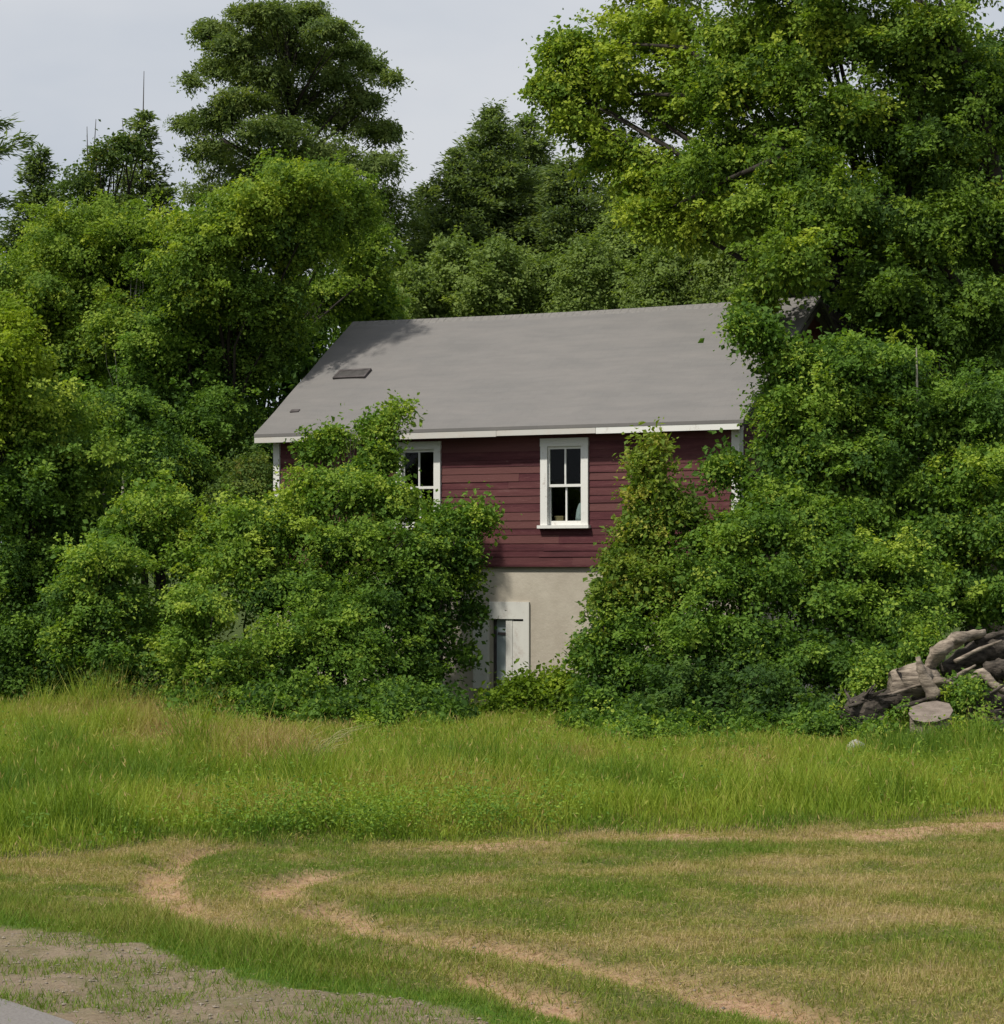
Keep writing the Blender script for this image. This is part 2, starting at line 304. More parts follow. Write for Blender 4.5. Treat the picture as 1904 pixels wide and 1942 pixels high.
# lower storey and upper wall core
holed_wall('plaster_wall', 0, WL, -.3, ZB - .002, [dh], .015, .25, M['plaster'], house)
q = MB(); q.box((0, .25, -.3), (.25, WD, ZB), H); q.box((WL - .25, .25, -.3), (WL, WD, ZB), H); q.box((.25, WD - .25, -.3), (WL - .25, WD, ZB), H)
q.build('plaster_wall', M['plaster'], house)
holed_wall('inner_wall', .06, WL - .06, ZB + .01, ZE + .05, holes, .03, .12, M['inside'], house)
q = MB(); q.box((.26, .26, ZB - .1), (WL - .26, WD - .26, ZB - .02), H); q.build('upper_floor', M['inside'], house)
# clapboards: lapped boards, staggered butt joints, each board its own slight warp
def siding(name, t0, t1, z0, ztop, hs, fr, parent):
    mb = MB(); tint = []; rr = random.Random(5); z = z0; ex = .118
    while z < ztop:
        z1 = min(z + ex * rr.uniform(.86, 1.15), ztop); zc = (z + z1) / 2
        zt = z1 if callable(ztop) else z1
        segs = [(t0, t1)]
        if fr is HG: # gable: clip to the roof slope
            half = (ZR - zc - .05) / ((ZR - ZE) / D0); segs = [(max(t0, D0 - OV - half), min(t1, D0 - OV + half))]
            if segs[0][1] - segs[0][0] < .1: break
        for h in hs:
            if h[2] < zc < h[3]:
                ns = []
                for a, b2 in segs:
                    if h[1] <= a or h[0] >= b2: ns.append((a, b2)); continue
                    if h[0] > a: ns.append((a, h[0]))
                    if h[1] < b2: ns.append((h[1], b2))
                segs = ns
        for a, b2 in segs:
            x = a; 
            while x < b2 - 1e-4:
                e = min(b2, x + rr.uniform(1.2, 3.4)); e = b2 if b2 - e < .3 else e
                dz = rr.uniform(-.005, .005); dz2 = dz + rr.uniform(-.006, .006); o = rr.uniform(0, .006)
                g = .0015
                V = [fr(x + g, -.015 - o * 1.4, z + dz), fr(e - g, -.015 - o * .6, z + dz2), fr(e - g, -.008, z1 + .012), fr(x + g, -.008, z1 + .012),
                     fr(x + g, .02, z + dz), fr(e - g, .02, z + dz2)]
                mb.add(V, [(0, 1, 2, 3), (4, 5, 1, 0), (0, 3, 4), (1, 5, 2)]); tv = rr.random() ** 2
                tint += [tv] * 4; x = e
        z = z1
    ob = mb.build(name, M['clap'], parent); a_ = ob.data.attributes.new('tint', 'FLOAT', 'FACE'); a_.data.foreach_set('value', np.array(tint, np.float32)); return ob
def HG(t, s, z): return H(WL - s, t, z)       # right gable: t runs into depth, s<0 outwards
def HG2(t, s, z): return H(s, t, z)           # left gable
siding('clapboard_siding', .0, WL, ZB, ZE - .02, holes, H, house)
siding('gable_siding', .0, WD, ZB, ZR - .15, [], HG, house)
def gable_core(t0, t1):
    q = MB(); pts = [(.02, ZB), (WD - .02, ZB), (WD - .02, ZE + .1), (WD / 2, ZR - .12), (.02, ZE + .1)]
    V = [H(t0, s, z) for s, z in pts] + [H(t1, s, z) for s, z in pts]; k = 5
    q.add(V, [tuple(range(k)), tuple(range(2 * k - 1, k - 1, -1))] + [(i, (i + 1) % k, (i + 1) % k + k, i + k) for i in range(k)])
    return q
gable_core(WL - .09, WL - .005).build('gable_wall', M['clap'], house); gable_core(.005, .09).build('gable_wall', M['clap'], house)
q = MB(); q.box((.09, WD - .12, ZB), (WL - .09, WD - .02, ZE + .02), H); q.build('back_wall', M['clap'], house)
q = MB(); q.box((-.035, -.05, ZB + .0), (.085, .0, ZE - .04), H); q.box((-.035, .0, ZB), (-.0, .1, ZE - .04), H); q.build('corner_board', M['white'], house)
q = MB(); q.box((WL - .09, -.05, ZB), (WL + .04, .0, ZE - .04), H); q.box((WL + .006, .0, ZB), (WL + .04, .1, ZE - .04), H); q.build('corner_board', M['white'], house)
# drip board under the siding
q = MB(); q.box((-.02, -.045, ZB - .03), (WL + .02, .015, ZB + .0), H); q.build('drip_board', M['clap'], house)
q = MB(); q.box((.1, .13, ZE - .03), (WL - .1, WD - .13, ZE + .0), H); q.build('ceiling', M['inside'], house)  # added to stop light from under the roof showing through the panes
q = MB(); q.box((.1, 2.2, ZB), (WL - .1, 2.26, ZE - .03), H); q.build('room_backing', M['inside'], house)  # added dark sheet behind the windows, keeps the panes dark
# roof: two slabs, wavy shingle edge
slope = (ZR - ZE) / D0
def roofslab(name, sgn):
    tl, tr_ = -.24, WL + .12 + .10; ns, nt_ = 24, 60; V = []; UV = []
    rr = np.random.default_rng(3)
    for k, off in ((0, 0.0), (1, -.05)):
        for i in range(nt_ + 1):
            for j in range(ns + 1):
                t = tl + (tr_ - tl) * i / nt_; s = D0 * j / ns
                sag = -.035 * math.sin(math.pi * i / nt_) * (j / ns) - .012 * math.sin(i * .7 + j * .3)*math.sin(j*.4)
                ss = (-OV - .03 + s) if sgn > 0 else (WD + OV + .03 - s)
                if j == ns: ss = D0 - OV
                V.append(H(t, ss, ZE + .03 + (s / D0) * (ZR - ZE) + off + sag)); UV.append((t, s * 1.2))
    Fs = []; A = (nt_ + 1) * (ns + 1)
    for i in range(nt_):
        for j in range(ns):
            a = i * (ns + 1) + j; f = (a, a + ns + 1, a + ns + 2, a + 1); f = f if sgn > 0 else f[::-1]
            Fs += [f, tuple(x + A for x in f[::-1])]
    for i in range(nt_):
        a = i * (ns + 1); Fs.append((a, a + A, a + ns + 1 + A, a + ns + 1))
    for j in range(ns):
        Fs.append((j, j + 1, j + 1 + A, j + A)); a = nt_ * (ns + 1) + j; Fs.append((a, a + A, a + 1 + A, a + 1))
    mb = MB(); mb.add(V, Fs); ob = mb.build(name, M['roof'], house)
    ul = ob.data.uv_layers.new(name='UVMap'); li = np.zeros(len(ob.data.loops), np.int32); ob.data.loops.foreach_get('vertex_index', li)
    ul.data.foreach_set('uv', np.array(UV, np.float32)[li].ravel())
    return ob
roof = roofslab('roof', 1); roofslab('roof', -1)
def onroof(px, py):          # ray / front roof plane
    k = (px - CX) / F; kz = (YH - py) / F
    # point = W0 + U t + NB s, z = ZE+.04+slope*(s+OV+.03)
    A = np.array([[U[0] - k * U[1], NB[0] - k * NB[1]], [-kz * U[1], slope - kz * NB[1]]])
    B = np.array([k * W0[1] - W0[0], HCAM + kz * W0[1] - (ZE + .03 + slope * (OV + .03))])
    return np.linalg.solve(A, B)
def RF(t, s, h): # roof frame with height h above the shingles
    L = math.hypot(1, slope); return H(t, s - h * slope / L, ZE + .03 + slope * (s + OV + .03) + h / L)
(t0, s1), (t1, _), (_, s0) = onroof(645, 704), onroof(703, 704), onroof(650, 719)
s0 = min(s0, s1 - .2)
q = MB(); q.box((t0, s0, -.03), (t1, s0 + .04, .035), RF); q.box((t0, s1 - .04, -.03), (t1, s1, .035), RF)
q.box((t0, s0 + .04, -.03), (t0 + .04, s1 - .04, .035), RF); q.box((t1 - .04, s0 + .04, -.03), (t1, s1 - .04, .035), RF)
hatch = q.build('roof_hatch', M['darktrim'], roof)
q = MB(); q.box((t0 + .04, s0 + .04, -.01), (t1 - .04, s1 - .04, .03), RF); q.build('hatch_cover', simple('tar_paper', (.035, .033, .032), (.07, .066, .064), 8), roof)
(t0, s0) = onroof(553, 779); q = MB(); q.box((t0, s0 - .05, -.01), (t0 + .17, s0 + .01, .02), RF); q.build('shingle_patch', M['darktrim'], roof)
# ridge cap
q = MB(); nr = 60
for i in range(nr):
    a = -.24 + (WL + .46) * i / nr; e = -.24 + (WL + .46) * (i + .97) / nr; sg = -.035 * math.sin(math.pi * (i + .5) / nr)
    c_ = D0 - OV; V = [H(a, c_ - .13, ZR + .045 - .13 * slope + sg), H(e, c_ - .13, ZR + .045 - .13 * slope + sg), H(e, c_, ZR + .055 + sg), H(a, c_, ZR + .055 + sg), H(a, c_ + .13, ZR + .045 - .13 * slope + sg), H(e, c_ + .13, ZR + .045 - .13 * slope + sg)]
    q.add(V, [(0, 1, 2, 3), (3, 2, 5, 4)])
rc = q.build('ridge_cap', M['darktrim'], roof); rc.data.materials[0] = simple('ridge_shingle', (.14, .135, .13), (.21, .20, .19), 20)
# fascia in boards, soffit, rake boards
xb = [-.24, 2.2, 4.35, 6.1, 7.2, WL + .16]
for i, (a, e) in enumerate(zip(xb[:-1], xb[1:])):
    dz = (.0, -.006, .004, -.004, .003)[i]
    q = MB(); q.box((a + .003, -OV - .025, ZE - .115 + dz), (e - .003, -OV + .0, ZE + .0 + dz * .4), H); q.build('fascia_board', M['worn'] if i < 3 else M['white'], house)
q = MB(); q.box((-.2, -OV + .001, ZE - .06), (WL + .14, .03, ZE - .04), H); q.build('soffit', M['darktrim'], house)
for t in (-.24, WL + .19):
    q = MB()
    for sg in (1, -1):
        f = (lambda s: s) if sg > 0 else (lambda s: WD - s)
        A_ = [(-OV, ZE - .12), (D0 - OV, ZR - .13), (D0 - OV, ZR - .03), (-OV, ZE - .02)]
        V = [H(t, f(s), z) for s, z in A_] + [H(t + .025, f(s), z) for s, z in A_]
        q.add(V, [(0, 1, 2, 3), (7, 6, 5, 4), (0, 4, 5, 1), (1, 5, 6, 2), (2, 6, 7, 3), (3, 7, 4, 0)])
    q.build('rake_board', M['darktrim'], house)
# windows
def window(w_):
    a, b2, z0, z1 = w_; q = MB(); s0, s1 = -.055, .02
    q.box((a, s0, z1 - CAS), (b2, s1, z1), H); q.box((a + .004, s0 + .003, z0 + .05), (a + CAS, s1, z1 - CAS), H); q.box((b2 - CAS, s0 + .003, z0 + .05), (b2 - .004, s1, z1 - CAS), H)
    fr = q.build('window', M['white'], house)
    q = MB(); q.box((a - .03, -.10, z0), (b2 + .03, .03, z0 + .048), H); q.build('sill', M['white'], fr)
    ia, ib, iz0, iz1 = a + CAS, b2 - CAS, z0 + .05, z1 - CAS; zm = (iz0 + iz1) / 2 + .0; mc = (ia + ib) / 2
    for (c0, c1, so_) in ((zm - .018, iz1, .0), (iz0, zm + .022, .035)):
        q = MB(); f = .042
        q.box((ia, so_ - .01, c0), (ia + f * .6, so_ + .025, c1), H); q.box((ib - f * .6, so_ - .01, c0), (ib, so_ + .025, c1), H)
        q.box((ia + f * .6, so_ - .008, c1 - f), (ib - f * .6, so_ + .023, c1), H); q.box((ia + f * .6, so_ - .008, c0), (ib - f * .6, so_ + .023, c0 + (f if so_ == 0 else f * 1.6)), H)
        q.box((mc - .014, so_ - .005, c0 + f), (mc + .014, so_ + .02, c1 - f), H)
        q.build('sash', M['white'], fr)
        q = MB(); q.box((ia + .02, so_ + .008, c0 + .02), (ib - .02, so_ + .012, c1 - .02), H); q.build('pane', M['glass'], fr)
    q = MB(); q.box((ia - .02, .07, iz0 - .02), (ib + .02, .30, iz0 + .035), H); q.build('inner_sill', M['inside'], fr)
    return ia, ib, iz0 + .036
window(win1); ia, ib, zs_ = window(win2)
q = MB(); q.box((ia + .05, .12, zs_), (ia + .19, .24, zs_ + .11), H); q.box((ia + .045, .115, zs_ + .085), (ia + .195, .245, zs_ + .112), H)
tag(q.build('cardboard_box', M['card']), 'small tan cardboard box on the inside sill of the uncovered window', 'box')
q = MB(); pr = [(.0, .13), (.08, .125), (.2, .1), (.28, .06), (.32, .02)]
q.tube([H(ib - .14 + .03 * z, .19, zs_ + z) for z, r in pr], [r for z, r in pr], 9, .08, random.Random(4), .6)
tag(q.build('cloth_bundle', M['cloth'], None, True), 'pale grey cloth bundle behind the lower right pane of the uncovered window', 'cloth')
# door
a, b2, z0, z1 = door
q = MB(); q.box((a - .02, -.02, z1 - .27), (b2, .0135, z1), H); q.box((b2 - .10, -.02, .05), (b2, .0135, z1 - .27), H); 
fr = q.build('door_frame', M['door'], house)
q = MB(); q.box((a + .02, .05, .05), (a + .065, .09, z1 - .27), H); q.box((a + .09, .06, 1.15), (a + .26, .08, 1.19), H); q.build('door_gap_strip', M['darktrim'], house)  # tall strip: dark colour stands in for the shade of the door gap
M['bluegrey'] = simple('blue_grey_board', (.30, .37, .40), (.48, .54, .53), 2.5, .6, .1)
q = MB(); q.box((a + .065, .075, .05), (a + .27, .10, z1 - .27), H); q.build('door_pane', M['bluegrey'], house)
q = MB(); q.box((a + .27, .0, .05), (a + .385, .045, z1 - .26), H); q.box((a + .39, .004, .05), (b2 - .10, .045, z1 - .30), H); q.build('door_leaf', M['door'], house)
q = MB(); q.box((a - .30, -.05, .3), (a - .03, .014, z1 - .30), H); sh = q.build('shutter', M['door'], house); sh['label'] = 'loose whitish board beside the door'
q = MB(); q.box((dh[0] - .05, .30, -.1), (dh[1] + .05, .34, dh[3] + .05), H); q.build('door_backing', M['inside'], house)

# ------------------------------------------------------------------ foliage
def unit(v): return v / (np.linalg.norm(v, axis=-1, keepdims=True) + 1e-9)
def leaves(P, Nn, T, L, Wd, tint, fold=.18):
    """one folded quad per leaf"""
    Nn = unit(Nn); T = unit(T - (T * Nn).sum(-1, keepdims=True) * Nn); B = np.cross(Nn, T)
    L = L[:, None]; Wd = Wd[:, None]; mid = P + T * L * .45
    V = np.stack([P, mid + B * Wd * .5 + Nn * Wd * fold, P + T * L, mid - B * Wd * .5 + Nn * Wd * fold], 1)
    return V, tint
def leaf_mesh(name, parts):
    V = np.concatenate([p[0] for p in parts]).reshape(-1, 3); t = np.concatenate([p[1] for p in parts])
    return np_mesh(name, V, np.arange(len(V)).reshape(-1, 4), False, {'tint': ('FACE', np.clip(t, 0, 1))})
def sprays(C, O, R, n_leaf, leaf, flat=.3, droop=.35, tint0=None, up=.9, asp=.7, jit_=.55, ow=.55):
    """C centres, O outward dirs, R radii -> leaves spread over small drooping pads"""
    k = len(C); Nn = unit(np.array([0, 0, 1.]) * up + O * ow + RG.normal(0, .22, (k, 3)))
    A = unit(np.cross(Nn, RG.normal(0, 1, (k, 3)))); B = np.cross(Nn, A)
    i = np.repeat(np.arange(k), n_leaf); m = len(i)
    r = np.sqrt(RG.random(m)) * (1 + .25 * RG.normal(0, 1, m)); th = RG.random(m) * 2 * np.pi; h = RG.normal(0, 1, m) * flat
    # lobed outline of the pad
    ph = RG.random(k) * 6.28; r = r * (1 + .28 * np.sin(3 * th + ph[i]) + .15 * np.sin(5 * th + 2 * ph[i]))
    rr = (r * R[i])[:, None]
    dirv = A[i] * np.cos(th)[:, None] + B[i] * np.sin(th)[:, None]
    P = C[i] + dirv * rr + Nn[i] * (h * R[i])[:, None]; P[:, 2] -= droop * r ** 2 * R[i] * .6
    ln = unit(Nn[i] + RG.normal(0, jit_, (m, 3))); T = dirv + RG.normal(0, .6, (m, 3)) - np.array([0, 0, .25])
    L = leaf * (.55 + .95 * RG.random(m) ** 1.5)
    tn = (tint0[i] if tint0 is not None else .4) + RG.normal(0, .07, m)
    return leaves(P, ln, T, L, L * asp, tn)
def crown_parts(lobes, spray=.17, n_leaf=34, leaf=.060, dens=1.15, tint=.45, tvar=.19, flat=.22, asp=.72, fill=.22, rc=.40, jit=.50, rag=.55, per=13, shoot=.45, sq=.42, shr=.93, whips=1.1):
    """lobes: (cx,cy,cz,rx,ry,rz[,tint]). Uneven leafy tufts (domes of sprays, tinted lighter on top as if lit, hollow below) with gaps between, some drawn out into shoots."""
    parts = []; puffs = []
    for lb in lobes:
        c = np.array(lb[:3]); R = np.array(lb[3:6]) * shr; tl = lb[6] if len(lb) > 6 else tint
        r0 = min(rc, max(.14, R[[0, 2]].min() * .62)); area = 4 * math.pi * (((R[0] * R[1]) ** 1.6 + (R[0] * R[2]) ** 1.6 + (R[1] * R[2]) ** 1.6) / 3) ** (1 / 1.6)
        k = max(3, int(area / (1.5 * r0 * r0) * dens)); g = np.arange(k) + RG.random(); z = 1 - 2 * (g + .5) / (k + 1); ph = g * 2.39996 + RG.random() * 6; s = np.sqrt(np.clip(1 - z * z, 0, 1))
        dr = unit(np.c_[s * np.cos(ph), s * np.sin(ph), z] + RG.normal(0, .25, (k, 3)))
        u = 1.03 - rag * RG.random(k); rad = r0 * RG.uniform(.4, 1.25, k); tp = tl + RG.normal(0, tvar, k)
        cc = c + dr * np.maximum(R * u[:, None] - rad[:, None] * .5, .0); puffs += [(cc[j], rad[j]) for j in range(k)]
        ax = unit(dr * np.array([1, 1, .6]) + np.array([0, 0, .3]) + RG.normal(0, .5, (k, 3))); el = np.where(RG.random(k) < shoot, RG.uniform(1.6, 2.6, k), RG.uniform(.8, 1.3, k)); sqk = sq * RG.uniform(.6, 1.6, k)
        m = np.maximum(3, (per * (rad / .40) ** 2 * (.5 + .5 * el) * (.15 / spray) ** 1.4 * RG.uniform(.7, 1.3, k)).astype(int)); i = np.repeat(np.arange(k), m); q_ = len(i)
        dd = unit(RG.normal(0, 1, (q_, 3)) + dr[i] * .3 + np.array([0, 0, .45])); rr = rad[i] * (.15 + .95 * RG.random(q_) ** .55)
        stray = RG.random(q_) < .16; rr = np.where(stray, rr * RG.uniform(1.1, 1.7, q_), rr)
        off = dd * rr[:, None] * np.stack([np.ones(q_), np.ones(q_), sqk[i]], 1); along = (off * ax[i]).sum(1); tap = np.clip(1.05 - .45 * (el[i] - 1) * np.clip(along / rad[i], 0, 1), .25, 1.1)
        off = (off - ax[i] * along[:, None]) * tap[:, None] + ax[i] * (along * np.where(along > 0, el[i], 1))[:, None] + RG.normal(0, .04, (q_, 3))
        parts.append(sprays(cc[i] + off, unit(dd + dr[i] * .3 + RG.normal(0, .35, (q_, 3))), spray * RG.uniform(.5, 1.5, q_) * np.where(stray, .8, 1), n_leaf, leaf, flat, .35, tp[i] + RG.normal(0, .11, q_) + .06 * dd[:, 2], asp=asp, jit_=jit, up=.55, ow=.9))  # tint rises on upward sprays, painting in light from above
        kw = int(area * whips)
        if kw:
            dw = unit(RG.normal(0, 1, (kw, 3)) * np.array([1, 1, .8]) + np.array([0, 0, .25])); p0 = c + dw * R * .88; gw = unit(dw * np.array([1, 1, .5]) + np.array([0, 0, .55]) + RG.normal(0, .25, (kw, 3))); Lw = RG.uniform(.25, .75, kw) * min(1, R.min() * 1.6)
            iw = np.repeat(np.arange(kw), 7); fw = np.tile((np.arange(7) + .5) / 7, kw); cw = p0[iw] + gw[iw] * (Lw[iw] * fw)[:, None] - np.array([0, 0, .35]) * (Lw[iw] * fw ** 2.2)[:, None] + RG.normal(0, .02, (len(iw), 3))
            parts.append(sprays(cw, unit(gw[iw] + np.array([0, 0, .4])), (.13 - .06 * fw) * (.7 + .6 * RG.random(len(iw))), 13, leaf * 1.1, .3, .3, tl + RG.normal(.08, .15, kw)[iw], asp=asp, jit_=.45))
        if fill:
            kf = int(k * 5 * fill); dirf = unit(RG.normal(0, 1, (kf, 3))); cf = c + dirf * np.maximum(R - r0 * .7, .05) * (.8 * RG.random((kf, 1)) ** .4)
            parts.append(sprays(cf, dirf, np.full(kf, max(.12, spray * 1.9)), int(n_leaf * .6), leaf * 1.5, .6, .2, np.full(kf, tl - .3), asp=asp, jit_=.9))  # inner leaves tinted darker, painting shade into the crown gaps
    return parts, puffs
def limbs(mb, base, puffs, r0, rng, kmax=26, fork=.35, lean=None, n=7):
    """trunk to the crown with limbs reaching the puffs"""
    P = np.array([p for p, r in puffs]); top = P.mean(0) * np.array([1, 1, 0]) + np.array([0, 0, np.percentile(P[:, 2], 70)])
    if lean is not None: top = np.array(lean)
    b = np.array(base, float); sp = []
    for i in range(9):
        t = i / 8; p = b * (1 - t) + top * t; p[:2] = b[:2] + (top[:2] - b[:2]) * t ** 1.5 + rng.uniform(-1, 1) * .05; sp.append(p)
    mb.tube(sp, [r0 * (1.25 if i == 0 else 1 - .85 * i / 8) for i in range(9)], n)
    idx = list(range(len(P))); rng.shuffle(idx)
    if len(P) > kmax * 3: idx = sorted(idx[:kmax * 3], key=lambda j: -P[j][2] * rng.random())
    for j in idx[:kmax]:
        e = P[j]; hz = np.clip((e[2] - b[2]) / (top[2] - b[2] + 1e-6), .12, 1.0) * (1 - fork) ; hz = min(.97, max(.12, hz)); s = sp[0] * 0
        f = hz * 8; k0 = min(7, int(f)); s = sp[k0] + (sp[k0 + 1] - sp[k0]) * (f - k0); rr = r0 * (1 - .85 * hz) * .5
        mid1 = s + (e - s) * .35 + np.array([rng.uniform(-.1, .1), rng.uniform(-.1, .1), rng.uniform(-.05, .2)]); mid2 = s + (e - s) * .7 + np.array([rng.uniform(-.1, .1), rng.uniform(-.1, .1), rng.uniform(-.05, .15)])
        mb.tube([s, mid1, mid2, e], [rr, rr * .7, rr * .4, .012], 5)
def E(px, py, Y, rpx, rpy, dy=None, t=None):  # t: leaf tint per lobe, also used to paint lit and shaded boughs
    k = Y / F; p = at(px, py, Y); rx, rz = rpx * k, rpy * k
    L = (p[0], p[1], p[2], rx, dy if dy else min(rx, 2.2), rz); return L + ((t,) if t is not None else ())
def plant(name, label, cat, lobes, mt, r0=.1, base=None, group=None, trunkmat=None, crown='crown', trunk='trunk', kmax=26, extra=None, seed=1, lean=None, fork=.35, **kw):
    rng = random.Random(seed); parts, puffs = crown_parts(lobes, **kw)
    P = np.array([l[:3] for l in lobes]); 
    if base is None: base = (P[:, 0].mean(), P[:, 1].mean())
    root = empty(name, (base[0], base[1], 0)); tag(root, label, cat, group)
    mb = MB()
    if trunk == 'stem':
        for q in range(5):
            a = rng.uniform(0, 6.28); mb2 = [pp for pp in puffs]; rng.shuffle(mb2)
            limbs(mb, (base[0] + .3 * math.cos(a), base[1] + .3 * math.sin(a), -.08), mb2[:max(3, len(mb2) // 5)], r0 * rng.uniform(.4, .8), rng, 6, n=5)
    else: limbs(mb, (base[0], base[1], -.1), puffs, r0, rng, kmax, fork, lean)
    if extra: extra(mb, rng)
    mb.build(trunk, trunkmat or M['bark'], root, True)
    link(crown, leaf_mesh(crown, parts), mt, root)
    return root
GL, GR, GB, GC = 'broadleaf trees left of the house', 'shrubs on the right of the house', 'young trees behind the roof', 'conifers behind the house'
# --- far row behind everything (their own crowns, opaque backing)
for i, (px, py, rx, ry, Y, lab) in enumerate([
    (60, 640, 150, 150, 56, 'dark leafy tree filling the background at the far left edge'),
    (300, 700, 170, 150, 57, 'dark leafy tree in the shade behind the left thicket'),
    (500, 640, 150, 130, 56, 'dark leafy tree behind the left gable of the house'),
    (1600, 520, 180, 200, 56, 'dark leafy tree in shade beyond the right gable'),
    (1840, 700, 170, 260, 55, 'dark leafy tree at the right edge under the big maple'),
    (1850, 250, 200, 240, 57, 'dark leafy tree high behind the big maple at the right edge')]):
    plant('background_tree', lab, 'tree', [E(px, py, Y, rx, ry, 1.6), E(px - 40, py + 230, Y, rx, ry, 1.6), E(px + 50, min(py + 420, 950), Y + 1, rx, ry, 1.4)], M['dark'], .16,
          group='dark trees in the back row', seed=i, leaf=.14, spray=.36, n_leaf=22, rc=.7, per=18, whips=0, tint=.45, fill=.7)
# --- conifers
def conifer(name, label, px, ytop, Y, prof, mt, trunk_r=.18, dz=.28, per=5, needle=(.16, .035), plate=.30, nl=26, slope_=.12, start=.25, tint=.45, seed=0, zlow=.8, bare=None, group=None, gap=.15, flat=.16, cat='tree'):
    """prof: [(py, half width px)...] from top to bottom"""
    rng = random.Random(seed); k = Y / F; x0 = (px - CX) * k; ztop = HCAM + (YH - ytop) * k
    zz = np.array([HCAM + (YH - p) * k for p, _ in prof])[::-1]; hw = np.array([h * k for _, h in prof])[::-1]
    root = empty(name, (x0, Y, 0)); tag(root, label, cat, group); mb = MB()
    tp = [(x0 + math.sin(z * .5) * .04, Y, z) for z in np.linspace(-.1, ztop, 12)]; mb.tube(tp, [trunk_r * (1 - .93 * i / 11) for i in range(12)], 7)
    parts = []; z = max(zlow, zz[0]); C = []; O = []; R = []
    while z < ztop - .05:
        L0 = float(np.interp(z, zz, hw))
        if L0 < .06: break
        a0 = rng.uniform(0, 6.28)
        for b_ in range(per):
            if rng.random() < gap: continue
            a = a0 + b_ * 2 * math.pi / per + rng.uniform(-.35, .35); L = L0 * rng.uniform(.5, 1.1); zb = z + rng.uniform(-.12, .12); sl_ = slope_ + rng.uniform(-.08, .1)
            pts = [np.array((x0 + math.cos(a) * L * f, Y + math.sin(a) * L * f, zb + sl_ * L * f + .12 * L * f * f * (1 if slope_ > 0 else -.6))) for f in (0, .35, .7, 1)]
            mb.tube(pts, [.035 * (.5 + L / 3), .022, .013, .006], 4)
            ns = max(2, int(L * (1 - start) / (plate * .75)) + 1)
            for j in range(ns):
                f = start + (1 - start) * (j + .6) / ns; q = pts[0] + (pts[3] - pts[0]) * f
                wdt = (.55 * math.sin(min(1, (1 - f) * 1.6 + .25) * 1.57)) * plate * 2.0
                for sd in ((0,) if L < .6 else (-1, 0, 1)):
                    C.append(q + np.array((-math.sin(a), math.cos(a), 0)) * sd * wdt * rng.uniform(.5, 1) * min(1, L) + np.array((0, 0, rng.uniform(-.05, .08)))); O.append((math.cos(a), math.sin(a), .2)); R.append(min(plate, .12 + L * .5) * rng.uniform(.6, 1.15))
        z += dz * rng.uniform(.75, 1.3) * (.5 + .5 * min(1, L0 / 1.2))
    C = np.array(C); O = np.array(O); R = np.array(R); kk = len(C); i = np.repeat(np.arange(kk), nl); m_ = len(i)
    th = RG.random(m_) * 6.283; r = np.sqrt(RG.random(m_)); P = C[i] + np.c_[np.cos(th) * r * R[i], np.sin(th) * r * R[i], RG.normal(0, flat, m_) * R[i]]
    T = O[i] * 1.0 + np.c_[np.cos(th), np.sin(th), np.zeros(m_)] * .8 + RG.normal(0, .35, (m_, 3)); Nn = np.array([0, 0, 1.]) + RG.normal(0, .55, (m_, 3))
    L_ = needle[0] * (.6 + .8 * RG.random(m_)); tn = tint + RG.normal(0, .16, kk)[i] + RG.normal(0, .12, m_)
    parts = [leaves(P, Nn, T, L_, np.full(m_, needle[1]), tn, .1)]
    mb.build('trunk', M['bark'], root, True); link('crown', leaf_mesh('crown', parts), mt, root); return root
PL = [(495, 28, 62, 20), (575, 24, 48, 18), (405, 62, 48, 22), (455, 92, 62, 24), (530, 70, 70, 26), (625, 62, 56, 26), (668, 96, 36, 18), (590, 112, 74, 28), (500, 140, 70, 28), (420, 128, 46, 16), (362, 156, 22, 6), (640, 150, 60, 26),
    (702, 122, 34, 14), (742, 150, 22, 8), (560, 185, 84, 34), (455, 195, 62, 26), (690, 190, 40, 22), (356, 236, 30, 10), (410, 228, 50, 22), (640, 225, 76, 34), (520, 250, 100, 40), (720, 250, 44, 20), (400, 285, 56, 26), (600, 300, 110, 44), (470, 320, 90, 40),
    (715, 315, 60, 30), (540, 380, 130, 50), (400, 370, 70, 40), (690, 375, 86, 40), (740, 420, 60, 44), (640, 450, 110, 50), (430, 450, 100, 50)]
plant('white_pine', 'tallest tree on the left, an airy pine with layered plumes against the sky', 'tree', [E(px, py, 58 + ((i * 37) % 5 - 2) * .5, rx, ry, rx * .012 * .9, .5) for i, (px, py, rx, ry) in enumerate(PL)], M['pine'], .22, base=(at(548, 600, 58)[0], 58), kmax=70, lean=tuple(at(545, 30, 58)),
      leaf=.085, asp=.42, spray=.19, n_leaf=34, flat=.14, rc=.30, sq=.32, fill=.0, rag=.6, dens=.75, per=9, whips=.8, shr=1, tvar=.14, tint=.6, seed=3, shoot=.6, jit=.4, fork=.12)
